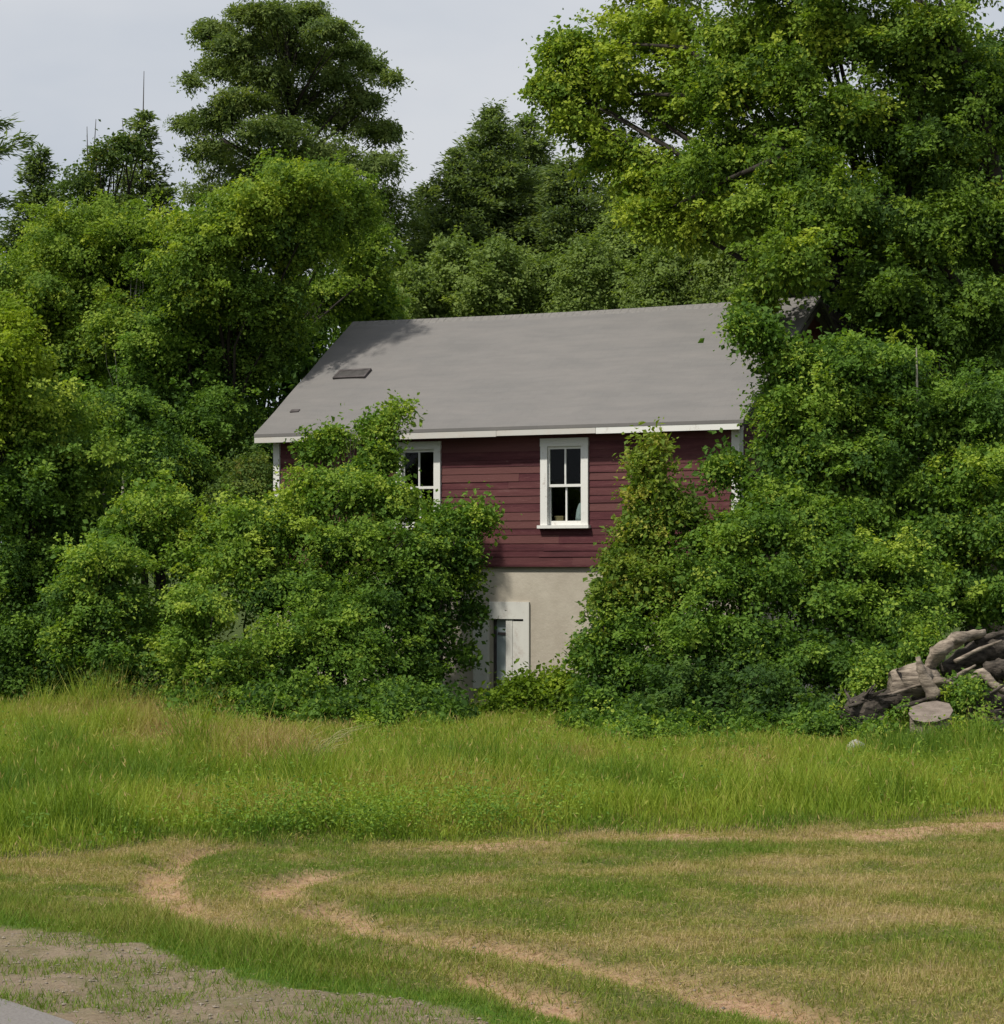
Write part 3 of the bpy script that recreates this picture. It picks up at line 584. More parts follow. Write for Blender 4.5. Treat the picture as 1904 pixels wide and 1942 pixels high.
for i, (px, yt, Y, pf, lb) in enumerate([
    (932, 205, 61, [(205, 6), (250, 55), (330, 95), (430, 120), (560, 140)], 'tallest dark conifer in the gap above the roof'),
    (868, 290, 60, [(290, 5), (330, 45), (420, 85), (560, 110)], 'lower dark conifer on the left of the gap above the roof'),
    (1000, 225, 63, [(225, 8), (280, 50), (400, 95), (560, 120)], 'greyish conifer just right of the tallest one above the roof'),
    (812, 345, 62, [(345, 5), (400, 40), (480, 75), (580, 90)], 'small conifer at the left foot of the sky gap'),
    (1085, 300, 60, [(300, 20), (350, 70), (450, 110), (560, 120)], 'broad dark conifer whose top the maple bough meets'),
    (1180, 330, 62, [(330, 20), (380, 80), (480, 110), (560, 120)], 'dark conifer beneath the hanging maple bough'),
    (1310, 350, 61, [(350, 20), (400, 90), (480, 120), (560, 120)], 'dark conifer behind the lowest maple bough above the roof'),
    (760, 470, 63, [(470, 5), (500, 30), (560, 60), (600, 70)], 'small sparse conifer seen under the sky gap beside the pine')]):
    conifer('cedar_tree', lb, px, yt, Y, pf, M['cedar'], .15, .26, 7, (.12, .05), .26, 30, -.05, .15, .45, i + 20, 2.5, gap=.05, group=GC, flat=.35)
conifer('spire_tree', 'slender tree with a bare spike top standing above the left trees', 272, 135, 57, [(135, 1), (222, 2), (238, 34), (262, 20), (275, 34), (290, 5), (305, 30), (340, 55), (420, 75), (560, 90)], M['cedar'], .10, .20, 5, (.13, .05), .22, 24, .05, .25, .5, 40, 3.5, flat=.3)
conifer('cedar_tree', 'small dark cedar poking up near the left edge', 72, 290, 56, [(290, 4), (325, 28), (370, 40), (430, 55), (560, 80)], M['cedar'], .12, .20, 6, (.14, .055), .24, 28, .05, .2, .35, 41, 3.5, flat=.35)
conifer('white_pine', 'pine beyond the left edge with only its bough tips in view', -110, 60, 50, [(60, 10), (150, 70), (240, 150), (330, 142), (400, 150), (560, 150)], M['pine'], .2, .5, 5, (.17, .045), .30, 30, .22, .35, .3, 42, 5, gap=.2)
plant('twiggy_tree', 'thin crowned tree with bare twigs on top between cedar and spire tree', 'tree', [E(200, 300, 55, 48, 34, .8), E(160, 345, 55, 46, 40, .9), E(240, 275, 55, 30, 18, .4), E(190, 400, 55, 70, 50, 1)], M['dull'], .08, seed=9, leaf=.07, spray=.18, n_leaf=16, tint=.4, fill=.1, dens=.7,
      extra=lambda mb, rng: [mb.tube([at(x0, 400, 55), at(x0 + dx * .5, 330, 55), at(x0 + dx, y_, 55)], [.03, .018, .006], 4) for x0, dx, y_ in ((170, 12, 226), (168, -3, 240), (200, 20, 262), (210, 40, 235), (250, -18, 228), (235, 35, 260))])
# --- young trees behind the roof
for i, (px, py, rx, ry, Y, mt) in enumerate([(705, 600, 55, 45, 50, 'shrub'), (770, 580, 50, 50, 52, 'far'), (850, 545, 55, 75, 53, 'far'), (935, 545, 60, 70, 52, 'far'), (1020, 560, 60, 55, 53, 'far'),
    (1110, 545, 60, 70, 52, 'far'), (1180, 505, 55, 90, 53, 'far'), (1250, 560, 60, 60, 50, 'far'), (1320, 545, 65, 75, 50, 'far'), (1400, 530, 70, 90, 49, 'far')]):
    plant('young_tree', ['yellow green young tree at the left end of the ridge', 'small young tree just right of the left ridge end', 'upright young tree under the tallest conifers', 'bushy young tree under the tall cedar', 'low rounded young tree over the middle of the ridge',
          'young tree right of the middle of the ridge', 'taller young tree beside a dark trunk gap', 'low young tree before the hanging maple bough', 'wide young tree near the right part of the ridge', 'broad young tree close to the right ridge end'][i], 'tree',
          [E(px, py, Y, rx, ry, .9), E(px - 15, py + 60, Y, rx * 1.1, 50, 1), E(px + 10, py - ry * .7, Y, rx * .45, ry * .5, .5)], M[mt], .06, group=GB, seed=50 + i, leaf=.07, spray=.17, n_leaf=26, rc=.36, tint=.5, tvar=.12, fill=.5, flat=.5, sq=1.1)
# --- left broadleaf trees
plant('broadleaf_tree', 'round crowned light green tree at the left, below the spire tree', 'tree', [E(150, 480, 47, 130, 95, 2, .62), E(235, 450, 47, 80, 60, 1.4, .6), E(60, 560, 46.5, 95, 95, 1.8, .55), E(190, 590, 47, 120, 90, 1.8), E(100, 700, 46.5, 130, 90, 1.8), E(0, 640, 46, 70, 110, 1.5, .7)], M['maple'], .15, group=GL, seed=60, tint=.5)
plant('birch_tree', 'birch with pale thin trunk showing in the round crown at left', 'tree', [E(225, 640, 45, 70, 60, 1.2), E(290, 520, 47, 70, 50, 1.3, .55)], M['maple'], .05, base=(at(222, 600, 44)[0], 44.0), trunkmat=M['pale_bark'], group=GL, seed=61, tint=.5)
plant('broadleaf_tree', 'broad maple rising to a yellow green peak just left of the roof', 'tree', [E(500, 395, 43.8, 70, 55, 1.3, .75), E(420, 450, 44, 90, 75, 1.5, .6), E(570, 355, 43.8, 85, 55, 1.2, .65), E(650, 395, 45.2, 80, 70, 1.2, .5), E(560, 460, 44.2, 100, 80, 1.2), E(690, 490, 48.5, 65, 80, 1.2, .45), E(370, 540, 44, 100, 80, 1.6, .5), E(490, 560, 43.8, 90, 70, 1.1, .4), E(620, 560, 48.3, 95, 60, 1.1, .4), E(520, 640, 44.2, 50, 50, .6, .35)], M['maple'], .19,
      base=(-5.6, 44.5), group=GL, seed=62, tint=.5)
plant('broadleaf_tree', 'dark shaded tree against the left gable of the house', 'tree', [E(320, 660, 45, 120, 90, 1.8, .35), E(450, 690, 45.2, 90, 90, 1.2, .3), E(540, 640, 46, 60, 60, .9, .35), E(250, 790, 44, 110, 90, 1.6, .35), E(400, 800, 44, 90, 80, 1.3, .3), E(330, 890, 43, 100, 70, 1.4, .3)], M['shrub'], .13,  # low lobe tints paint the understory shade into the leaves
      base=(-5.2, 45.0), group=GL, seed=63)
plant('broadleaf_tree', 'tall leafy column of green at the lower left edge', 'tree', [E(60, 790, 41, 120, 90, 1.5, .55), E(130, 880, 41, 90, 90, 1.4, .45), E(30, 920, 40.5, 110, 100, 1.5, .35), E(140, 1000, 41, 80, 70, 1.2, .35), E(40, 1080, 40.5, 110, 90, 1.4, .3), E(60, 1220, 40, 120, 100, 1.3, .25), E(70, 1310, 39.5, 110, 50, 1, .2), E(-40, 1300, 39.5, 90, 70, 1, .2)], M['shrub'], .11,  # lowest lobes tinted dark, painting the shade at the foot
      base=(-7.6, 41.0), group=GL, seed=64)
plant('broadleaf_tree', 'young bright yellow green tree at the left edge of the view', 'tree', [E(10, 690, 40, 55, 80, 1, .8), E(-30, 780, 40, 60, 80, 1, .7), E(20, 620, 40.5, 30, 40, .6, .8)], M['yellow'], .06, base=(at(-10, 900, 40)[0], 40.), group=GL, seed=65)
# --- thicket in front of the house, left
GF = 'shrubs in front of the house'
SK = dict(leaf=.054, spray=.15, n_leaf=32, crown='foliage', trunk='stem', flat=.24, rc=.33, rag=.68, dens=1.0, shr=.86, whips=2.2)
def shrub(lab, lobes, seed, mt='shrub', **kw):
    a = dict(SK); a.update(kw); return plant('shrub', lab, 'shrub', lobes, M[mt], .05, group=GF, seed=seed, **a)
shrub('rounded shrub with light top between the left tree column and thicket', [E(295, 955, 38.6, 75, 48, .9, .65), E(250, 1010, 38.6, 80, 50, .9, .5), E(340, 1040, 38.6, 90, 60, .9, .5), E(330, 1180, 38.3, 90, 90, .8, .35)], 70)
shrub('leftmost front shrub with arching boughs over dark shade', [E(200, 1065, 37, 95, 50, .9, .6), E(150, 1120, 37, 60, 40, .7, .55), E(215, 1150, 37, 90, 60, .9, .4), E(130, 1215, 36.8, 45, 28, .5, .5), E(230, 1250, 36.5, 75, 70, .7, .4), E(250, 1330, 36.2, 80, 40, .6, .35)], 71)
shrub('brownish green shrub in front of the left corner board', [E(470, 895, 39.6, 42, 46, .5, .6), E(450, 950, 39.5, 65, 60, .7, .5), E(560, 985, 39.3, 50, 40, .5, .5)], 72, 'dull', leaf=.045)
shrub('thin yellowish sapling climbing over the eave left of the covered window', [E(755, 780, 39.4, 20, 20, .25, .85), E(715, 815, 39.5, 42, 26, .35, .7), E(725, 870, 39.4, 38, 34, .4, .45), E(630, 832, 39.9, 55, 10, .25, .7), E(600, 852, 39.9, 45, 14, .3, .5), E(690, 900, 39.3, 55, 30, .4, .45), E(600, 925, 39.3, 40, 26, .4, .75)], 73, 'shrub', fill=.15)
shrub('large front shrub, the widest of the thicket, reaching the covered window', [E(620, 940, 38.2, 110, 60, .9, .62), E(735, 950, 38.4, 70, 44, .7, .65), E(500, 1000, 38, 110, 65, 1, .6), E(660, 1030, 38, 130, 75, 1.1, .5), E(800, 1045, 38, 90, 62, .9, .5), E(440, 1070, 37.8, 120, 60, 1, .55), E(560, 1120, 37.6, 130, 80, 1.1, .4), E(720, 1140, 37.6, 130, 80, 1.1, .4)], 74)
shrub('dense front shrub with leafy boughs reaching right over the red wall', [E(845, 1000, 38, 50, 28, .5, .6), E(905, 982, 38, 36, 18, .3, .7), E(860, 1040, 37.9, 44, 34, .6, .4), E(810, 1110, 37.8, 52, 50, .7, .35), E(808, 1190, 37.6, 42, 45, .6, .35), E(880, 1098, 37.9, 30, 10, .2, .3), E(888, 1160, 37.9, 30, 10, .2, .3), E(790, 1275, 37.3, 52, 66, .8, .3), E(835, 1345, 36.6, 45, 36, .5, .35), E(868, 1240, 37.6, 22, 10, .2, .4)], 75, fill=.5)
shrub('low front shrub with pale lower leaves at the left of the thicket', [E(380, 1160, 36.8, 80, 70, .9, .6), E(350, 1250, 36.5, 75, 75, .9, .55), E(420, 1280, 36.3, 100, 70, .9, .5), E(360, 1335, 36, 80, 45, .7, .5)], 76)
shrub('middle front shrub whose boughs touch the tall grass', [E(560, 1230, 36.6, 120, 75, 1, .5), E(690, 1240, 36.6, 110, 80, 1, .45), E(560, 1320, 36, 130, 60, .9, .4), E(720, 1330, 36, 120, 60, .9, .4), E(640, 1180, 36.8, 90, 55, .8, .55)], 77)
plant('low_bush', 'bright yellow green low bush at the foot of the door', 'bush', [E(1000, 1315, 36.8, 65, 34, .5, .6), E(1060, 1300, 36.9, 40, 26, .4, .6), E(960, 1345, 36.5, 50, 40, .5, .35), E(1030, 1375, 36.3, 80, 35, .5, .3), E(1080, 1350, 36.4, 55, 50, .5, .4)], M['yellow'], .03, seed=78, **SK)
# --- right side
for i, (px, py, Y, rx, ry, lb) in enumerate([(360, 1372, 34.6, 60, 26, 'low leafy skirt under the pale leaved front shrub'), (470, 1380, 34.4, 70, 26, 'low leafy skirt left of the straw tuft'), (600, 1385, 34.2, 70, 28, 'low leafy skirt above the straw tuft'), (730, 1385, 34.2, 70, 26, 'low leafy skirt under the middle front shrub'), (835, 1388, 34.2, 50, 22, 'low leafy skirt left of the yellow bush')]):
    shrub(lb, [E(px, py, Y, rx, ry, .4, .62), E(px + 25, py - 30, Y + .3, rx * .7, ry, .4, .35)], 100 + i)
GF = GR
for i, (px, py, Y, rx, ry, lb) in enumerate([(1180, 1405, 32.4, 60, 30, 'low shrub at the grass edge nearest the yellow bush'), (1290, 1415, 32.0, 70, 32, 'low shrub at the grass edge below the grey green shrub'), (1400, 1420, 31.8, 70, 34, 'low dark shrub at the grass edge midway to the log pile'), (1510, 1415, 31.9, 60, 34, 'low shrub at the grass edge left of the weed clump')]):
    shrub(lb, [E(px, py, Y, rx, ry, .45, .66), E(px + 20, py - 35, Y + .5, rx * .8, ry, .4, .4)], 110 + i)
shrub('yellow tipped narrow sapling standing between window and right corner', [E(1238, 846, 35.2, 16, 18, .18, .9), E(1225, 885, 35.2, 28, 26, .25, .85), E(1240, 935, 35.1, 42, 34, .35, .75), E(1235, 1000, 35, 62, 44, .5, .65), E(1300, 970, 35.1, 30, 22, .3, .5), E(1195, 1065, 35, 60, 45, .6, .65), E(1240, 1120, 34.8, 100, 60, .8, .6), E(1165, 1130, 34.8, 45, 40, .5, .6)], 80, 'olive', fill=.5)
shrub('pale leaved shrub leaning over the plastered wall right of the door', [E(1175, 1190, 34.6, 70, 55, .7, .5), E(1125, 1235, 34.5, 38, 40, .5, .5), E(1200, 1270, 34.4, 85, 60, .8, .35), E(1150, 1320, 34.2, 70, 50, .6, .3), E(1200, 1370, 33.8, 90, 40, .6, .35)], 81, 'shrub')
shrub('big bushy shrub below the right house corner', [E(1370, 1025, 35, 80, 52, .8, .6), E(1450, 1000, 35.2, 90, 60, .9, .5), E(1330, 1100, 34.6, 100, 70, .9, .5), E(1450, 1110, 34.6, 110, 80, 1, .45), E(1320, 1200, 34.2, 100, 70, .9, .5), E(1430, 1220, 34.2, 110, 70, .9, .35)], 82)
shrub('wide spreading shrub behind the log pile', [E(1560, 1060, 35, 110, 60, 1, .45), E(1660, 1070, 35, 110, 60, 1, .55), E(1740, 1110, 35, 90, 60, .9, .45), E(1580, 1150, 34.6, 120, 70, 1, .4), E(1700, 1180, 34.4, 110, 60, .9, .35), E(1560, 1250, 34, 110, 60, .9, .35), E(1650, 1270, 33.6, 80, 40, .7, .45)], 83)
shrub('dense grey green shrub at the grass edge right of the door', [E(1300, 1310, 33.6, 110, 70, .9, .45), E(1420, 1310, 33.5, 110, 75, .9, .35), E(1300, 1385, 32.9, 110, 40, .7, .4), E(1430, 1390, 32.8, 120, 45, .7, .3), E(1530, 1360, 33.2, 80, 60, .7, .35)], 84, 'dark', tint=.5)
plant('broadleaf_tree', 'leafy maple sapling hiding the right gable of the house', 'tree', [E(1420, 618, 36.2, 40, 12, .3, .5), E(1450, 640, 36.4, 30, 18, .4, .5), E(1590, 695, 36.8, 75, 58, .9, .5), E(1500, 690, 36.5, 45, 30, .5, .5), E(1490, 770, 36.4, 55, 50, .7, .55), E(1570, 770, 36.6, 100, 70, 1.1, .5), E(1660, 710, 37, 100, 80, 1.2, .4), E(1515, 860, 36.4, 85, 70, 1, .4), E(1375, 888, 36.1, 40, 12, .3, .5), E(1620, 880, 36.4, 110, 80, 1.1, .4), E(1475, 945, 36, 70, 45, .8, .4), E(1590, 980, 36, 120, 60, 1, .45)], M['shrub'], .10, base=(4.6, 36.8), seed=85)
plant('broadleaf_tree', 'leafy tree at the lower right edge with bright boughs', 'tree', [E(1860, 900, 36.2, 90, 70, 1.2, .55), E(1760, 940, 36.4, 80, 60, 1, .4), E(1880, 1010, 36, 80, 70, 1.1, .5), E(1760, 1020, 36, 90, 50, .9, .5), E(1870, 1130, 35.8, 80, 60, 1, .4), E(1740, 800, 37, 90, 80, 1.2, .35), E(1850, 780, 37, 90, 90, 1.3, .3)], M['shrub'], .10, base=(at(1880, 1200, 36.4)[0], 36.6), seed=86)
# thin pale dead stem
q = MB(); q.tube([at(1738, 900, 36), at(1742, 780, 36), at(1739, 660, 36)] if False else [(at(1742, 700, 36.9)[0] + .05, 36.9, 0), at(1743, 900, 36.9), at(1740, 790, 36.4), at(1738, 658, 36.0)], [.04, .025, .022, .008], 6)
tag(q.build('dead_stem', M['pale_bark'], None, True), 'thin pale dead stem standing upright among the right trees', 'dead tree')
# --- the big maple
def maple_limbs(mb, rng):
    for pts, r in (([(1900, 640, 41), (1700, 400, 41), (1560, 320, 40.6), (1420, 250, 41.5)], .085), ([(1900, 520, 41), (1760, 260, 41.2), (1620, 190, 41), (1400, 183, 42), (1200, 178, 43.2)], .10),
                   ([(1700, 400, 41), (1600, 430, 40.6), (1540, 520, 40.2)], .07), ([(1900, 420, 41), (1850, 150, 41), (1700, -60, 41)], .16), ([(1500, 290, 40.4), (1380, 340, 41.5), (1260, 400, 42.6)], .06), ([(1420, 183, 41.8), (1300, 90, 42.6), (1150, 80, 43.2)], .06)):
        mb.tube([at(*p) for p in pts], [r * (1 - .75 * i / (len(pts) - 1)) for i in range(len(pts))], 7)
plant('maple_tree', 'huge spreading maple whose boughs overhang the roof from the right', 'tree', [  # lobe tints paint sunlit boughs at left, shade at right and below
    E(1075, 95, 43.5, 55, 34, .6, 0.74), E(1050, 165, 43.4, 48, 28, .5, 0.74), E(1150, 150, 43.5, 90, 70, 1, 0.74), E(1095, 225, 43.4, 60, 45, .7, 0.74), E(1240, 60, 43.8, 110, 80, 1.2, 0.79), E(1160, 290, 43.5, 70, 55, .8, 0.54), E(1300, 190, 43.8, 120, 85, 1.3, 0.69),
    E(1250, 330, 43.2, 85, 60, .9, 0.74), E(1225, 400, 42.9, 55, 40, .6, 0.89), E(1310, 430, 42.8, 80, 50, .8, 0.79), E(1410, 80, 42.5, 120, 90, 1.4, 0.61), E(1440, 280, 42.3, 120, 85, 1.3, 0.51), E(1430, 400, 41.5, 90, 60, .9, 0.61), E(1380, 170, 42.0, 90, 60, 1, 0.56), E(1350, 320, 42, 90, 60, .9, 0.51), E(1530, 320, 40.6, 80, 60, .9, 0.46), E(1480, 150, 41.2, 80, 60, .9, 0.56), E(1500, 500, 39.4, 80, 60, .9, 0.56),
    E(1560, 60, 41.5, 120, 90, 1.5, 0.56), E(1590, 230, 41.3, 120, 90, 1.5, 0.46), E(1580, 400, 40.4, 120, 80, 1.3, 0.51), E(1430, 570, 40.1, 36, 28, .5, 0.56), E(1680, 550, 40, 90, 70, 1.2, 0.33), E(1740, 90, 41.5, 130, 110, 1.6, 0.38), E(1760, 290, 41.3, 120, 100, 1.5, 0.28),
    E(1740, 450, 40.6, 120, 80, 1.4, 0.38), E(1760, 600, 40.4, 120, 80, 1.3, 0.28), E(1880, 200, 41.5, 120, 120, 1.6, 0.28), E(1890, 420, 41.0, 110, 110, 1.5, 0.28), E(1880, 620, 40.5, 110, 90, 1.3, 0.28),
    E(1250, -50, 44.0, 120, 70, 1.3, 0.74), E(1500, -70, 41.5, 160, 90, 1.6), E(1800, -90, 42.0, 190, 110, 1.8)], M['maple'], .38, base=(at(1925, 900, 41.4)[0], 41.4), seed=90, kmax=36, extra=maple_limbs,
    leaf=.070, spray=.19, n_leaf=34, tint=.5, fill=.10, rc=.48, rag=.65, per=11, dens=1.05, shr=.95, whips=1.0)

# ------------------------------------------------------------------ log pile and stones
M['driftwood'] = simple('weathered_wood', (.045, .033, .024), (.42, .35, .275), 9, .9, 1.0, (.45, 1, 3.0), 10, bscale=22)
M['greywood'] = simple('grey_cut_wood', (.13, .105, .085), (.27, .225, .19), 10, .9, .8, (.6, 1, 2.5))
M['darkbark'] = simple('dark_bark', (.006, .005, .004), (.12, .10, .08), 13, .95, 1.0, (.6, 1, 1.6), 10, bscale=30)
M['stone'] = simple('pale_stone', (.22, .22, .19), (.46, .45, .41), 5, .85, .5)
GLP = 'pieces of the log pile'
def wood(name, lab, pts, rad, mt, cat='log', n=12, rough=.12, squash=1., seed=1, bark=None):
    n = 10; rough = .14
    rng = random.Random(seed); nr_ = np.random.default_rng(seed); P = [at(*p) if len(p) == 3 else np.array(p[:3]) for p in pts]; 
    # subdivide for irregular bark
    PP, RR = [], []
    for i in range(len(P) - 1):
        for j in range(5): f = j / 5; r__ = rad[i] * (1 - f) + rad[i + 1] * f; PP.append(P[i] * (1 - f) + P[i + 1] * f + nr_.normal(0, .05, 3) * r__); RR.append(r__ * nr_.uniform(.85, 1.12))
    PP.append(P[-1]); RR.append(rad[-1]); q = MB(); q.tube(PP, RR, n, rough, rng, squash); o = q.build(name, mt, None, True); return tag(o, lab, cat, GLP)
wood('split_log', 'arched pale bare slab of wood topping the log pile', [(1758, 1272, 32.5), (1778, 1240, 32.5), (1815, 1212, 32.6), (1865, 1200, 32.7)], [.10, .19, .19, .10], M['driftwood'], seed=1, squash=.5)
wood('log', 'dark log lying under the arched pale slab', [(1790, 1272, 32.8), (1850, 1240, 32.9), (1925, 1225, 33)], [.13, .16, .17], M['darkbark'], seed=2)
wood('broken_branch', 'pale upright broken branch stub leaning on the pile', [(1740, 1246, 32.0), (1752, 1285, 32.0), (1777, 1322, 32.0)], [.03, .07, .10], M['driftwood'], 'branch', 8, .1, seed=3)
wood('log', 'short brown log with ragged end at the left of the pale branch', [(1688, 1305, 32.4), (1725, 1292, 32.4), (1772, 1296, 32.5)], [.20, .23, .19], M['driftwood'], seed=4)
wood('log', 'dark rotten log beneath the ragged brown log', [(1665, 1330, 32.3), (1720, 1325, 32.4), (1800, 1330, 32.6)], [.12, .17, .15], M['darkbark'], seed=5)
wood('root', 'pale twisting root at the right end of the pile', [(1838, 1292, 32.2), (1862, 1275, 32.2), (1885, 1300, 32.1), (1925, 1318, 32.1)], [.04, .07, .055, .05], M['driftwood'], 'root', 8, seed=6)
wood('log', 'black log above the pale twisting root', [(1865, 1270, 32.5), (1900, 1268, 32.5), (1950, 1275, 32.5)], [.09, .14, .15], M['darkbark'], seed=7)
wood('log', 'long dark log at the back right of the pile', [(1800, 1330, 33), (1870, 1335, 33), (1960, 1340, 33)], [.2, .24, .25], M['darkbark'], seed=8)
wood('root', 'forked pale root standing at the right border low down', [(1886, 1400, 31.8), (1895, 1380, 31.8), (1912, 1352, 31.8)], [.05, .035, .02], M['driftwood'], 'root', 7, seed=9)
# root wad: spiky dark mass
def rootwad(lab, px, py, Y, r, seed, pale=.3):
    rng = random.Random(seed); c = at(px, py, Y); q = MB()
    q.tube([c + np.array((0, .3, 0)), c + np.array((0, .12, .02)), c + np.array((0, -.08, 0)), c + np.array((0, -.2, -.02))], [r * .8, r, r * .85, r * .3], 14, .22, rng)
    for i in range(26):
        a = rng.uniform(0, 6.28); L = r * rng.uniform(1.0, 1.7); e = c + np.array((math.cos(a) * L, rng.uniform(-.35, .1), math.sin(a) * L * .85)); mdl = c + np.array((math.cos(a + .3) * L * .6, -.15, math.sin(a + .3) * L * .55))
        q.tube([c, mdl, e], [.045, .03, .01], 5, .1, rng)
    return tag(q.build('root_wad', M['darkbark']), lab, 'root', GLP)
rootwad('dark spiky root mass at the left foot of the pile', 1645, 1350, 32.0, .26, 11)
rootwad('grey black root mass right of the flat cut stump', 1860, 1372, 31.9, .22, 12)
# flat cut stump: tilted pale top on a bark side
st = empty('cut_stump', tuple(at(1762, 1405, 31.3))); st.location.z = 0; tag(st, 'cut stump with broad flat grey top facing the viewer', 'stump', GLP)
c = at(1765, 1352, 31.3); nrm = np.array((-.05, -.50, .86)); a1 = np.array((1., .0, .07)); a1 /= np.linalg.norm(a1); a2 = np.cross(nrm, a1); rng = random.Random(5)
ring = [(-.27, .02), (-.22, .16), (-.05, .24), (.12, .26), (.26, .18), (.28, .02), (.20, -.13), (.03, -.20), (-.12, -.19), (-.24, -.12)]
top = [c + a1 * x + a2 * y for x, y in ring]; mid = [c + a1 * x * .93 + a2 * y * .9 - nrm * .06 for x, y in ring]; bot = [np.array((p[0] * 1.0, p[1] + .03, -.05)) for p in mid]
k = len(ring); q = MB(); q.add(mid + bot, [(i, (i + 1) % k, (i + 1) % k + k, i + k) for i in range(k)]); q.build('stump_side', M['driftwood'], st)
q = MB(); q.add(top + mid, [tuple(range(k))] + [(i, i + k, (i + 1) % k + k, (i + 1) % k) for i in range(k)]); q.build('cut_face', M['greywood'], st)
q = MB(); q.tube([c + np.array((.0, -.03, -.18)), c + np.array((.005, -.05, -.45)), c + np.array((-.0, -.05, -.62))], [.03, .04, .05], 6, .1, rng); q.build('stump_crack', M['darkbark'], st)
def stone(px, py, Y, rx, rz, lab, seed):
    rng = np.random.default_rng(seed); q = MB(); c = at(px, py, Y); c[2] = rz * .35; V = []; nr, ns = 9, 14
    for i in range(nr):
        ph = math.pi * i / (nr - 1)
        for j in range(ns): th = 6.283 * j / ns; k = 1 + rng.uniform(-.09, .09); V.append(c + np.array((rx * math.sin(ph) * math.cos(th), rx * .7 * math.sin(ph) * math.sin(th), rz * math.cos(ph))) * k)
    q.add(V, [(i * ns + j, (i + 1) * ns + j, (i + 1) * ns + (j + 1) % ns, i * ns + (j + 1) % ns) for i in range(nr - 1) for j in range(ns)])
    tag(q.build('stone', M['stone'], None, True), lab, 'stone', 'pale stones in the grass')
stone(1624, 1448, 29.6, .13, .17, 'whitish pointed stone in the grass left of the stump', 1)
stone(1770, 1458, 29.0, .12, .14, 'flat pale stone half hidden in grass below the stump', 2)
for i, (a_, b__, r__, dk, lb) in enumerate([((1680, 1320, 32.1), (1790, 1290, 32.2), .022, 0, 'thin pale stick lying across the ragged brown log'), ((1700, 1345, 31.9), (1800, 1318, 32.1), .03, 1, 'dark stick just above the cut stump'), ((1610, 1340, 31.8), (1700, 1318, 32), .025, 1, 'dark bent stick over the left root mass'),
    ((1790, 1300, 32.1), (1850, 1262, 32.3), .03, 0, 'pale stick below the arched slab'), ((1810, 1255, 32.4), (1900, 1215, 32.6), .03, 0, 'grey stick on the back dark log'), ((1830, 1345, 31.8), (1904, 1300, 32), .028, 1, 'dark stick under the pale twisting root'), ((1640, 1372, 31.6), (1715, 1395, 31.4), .02, 0, 'thin stick in the weeds left of the cut stump'),
    ((1770, 1290, 32), (1830, 1310, 32), .05, 0, 'short brown chunk right of the pale upright branch'), ((1850, 1220, 32.8), (1910, 1200, 32.9), .06, 1, 'dark knotty branch at the top right of the pile')]):
    wood('stick', lb, [a_, ((a_[0] + b__[0]) / 2 + 4, (a_[1] + b__[1]) / 2 - 5, (a_[2] + b__[2]) / 2), b__], [r__, r__ * .85, r__ * .5], M['darkbark'] if dk else M['driftwood'], 'stick', 3, .15, seed=40 + i)
# weeds round the pile
for i, (px, py, Y, rx, ry, tn, lb) in enumerate([(1870, 1440, 30.6, 60, 36, .55, 'leafy weed clump at the right edge below the log pile'), (1672, 1405, 31.0, 45, 24, .5, 'leafy weed clump between root mass and cut stump'), (1815, 1425, 31.0, 36, 22, .5, 'leafy weed clump at the right foot of the cut stump'),
        (1570, 1410, 31.6, 70, 45, .4, 'leafy weed clump left of the dark root mass'), (1830, 1320, 32.0, 34, 30, .6, 'green weed growing out of the middle of the log pile'), (1660, 1290, 33.0, 60, 32, .6, 'weed clump behind the left end of the log pile'), (1750, 1235, 33.2, 34, 36, .6, 'yellow green weed behind the pale upright branch'),
        (1220, 1420, 31.6, 70, 36, .55, 'low weeds at the grass edge right of the dark doorway gap'), (1100, 1400, 33.5, 60, 34, .5, 'low green weeds in front of the yellow bush')]):
    c_ = at(px, py, Y); lo = [E(px, py, Y, rx, ry, .35, tn)]
    if c_[2] < 1: lo.append((c_[0], c_[1], max(.12, c_[2] * .4), rx * Y / F * .9, .35, max(.12, c_[2] * .4), tn))
    plant('weed_clump', lb, 'weeds', lo, M['shrub'], .012, group='leafy weeds at the thicket foot', seed=120 + i, leaf=.045, spray=.09, n_leaf=20, crown='foliage', trunk='stem', fill=.5, flat=.5, rc=.2, sq=1)

# ------------------------------------------------------------------ grass
def blades(x, y, h, wd, tint, bend=.35, segs=2, zoff=0., lean=None):
    n_ = len(x); a = RG.random(n_) * 6.283; b_ = RG.random(n_) * 6.283; z0 = gz(x, y) - .01 + zoff
    B = np.c_[np.cos(a), np.sin(a), np.zeros(n_)] * (wd / 2)[:, None]; D = np.c_[np.cos(b_), np.sin(b_), np.zeros(n_)] * (h * bend * (.3 + RG.random(n_)))[:, None]
    if lean is not None: D = D + lean
    base = np.c_[x, y, z0]; V = []
    for k in range(segs):
        f0, f1 = k / segs, (k + 1) / segs; w0, w1 = 1 - .55 * f0, (1 - .55 * f1) if k < segs - 1 else .12
        p0 = base + D * f0 ** 2 + np.c_[0 * h, 0 * h, h * f0 * (1 - .1 * f0)]; p1 = base + D * f1 ** 2 + np.c_[0 * h, 0 * h, h * f1 * (1 - .1 * f1)]
        V.append(np.stack([p0 - B * w0, p0 + B * w0, p1 + B * w1, p1 - B * w1], 1))
    return np.concatenate(V), np.tile(tint, segs)
def frustum_pts(n_, y0, y1, margin=1.6):
    y = RG.uniform(y0, y1, n_ * 2); x = RG.uniform(-1, 1, n_ * 2) * (.2 * y1 + margin); ok = np.abs(x) < .2 * y + margin
    return x[ok][:n_], y[ok][:n_]
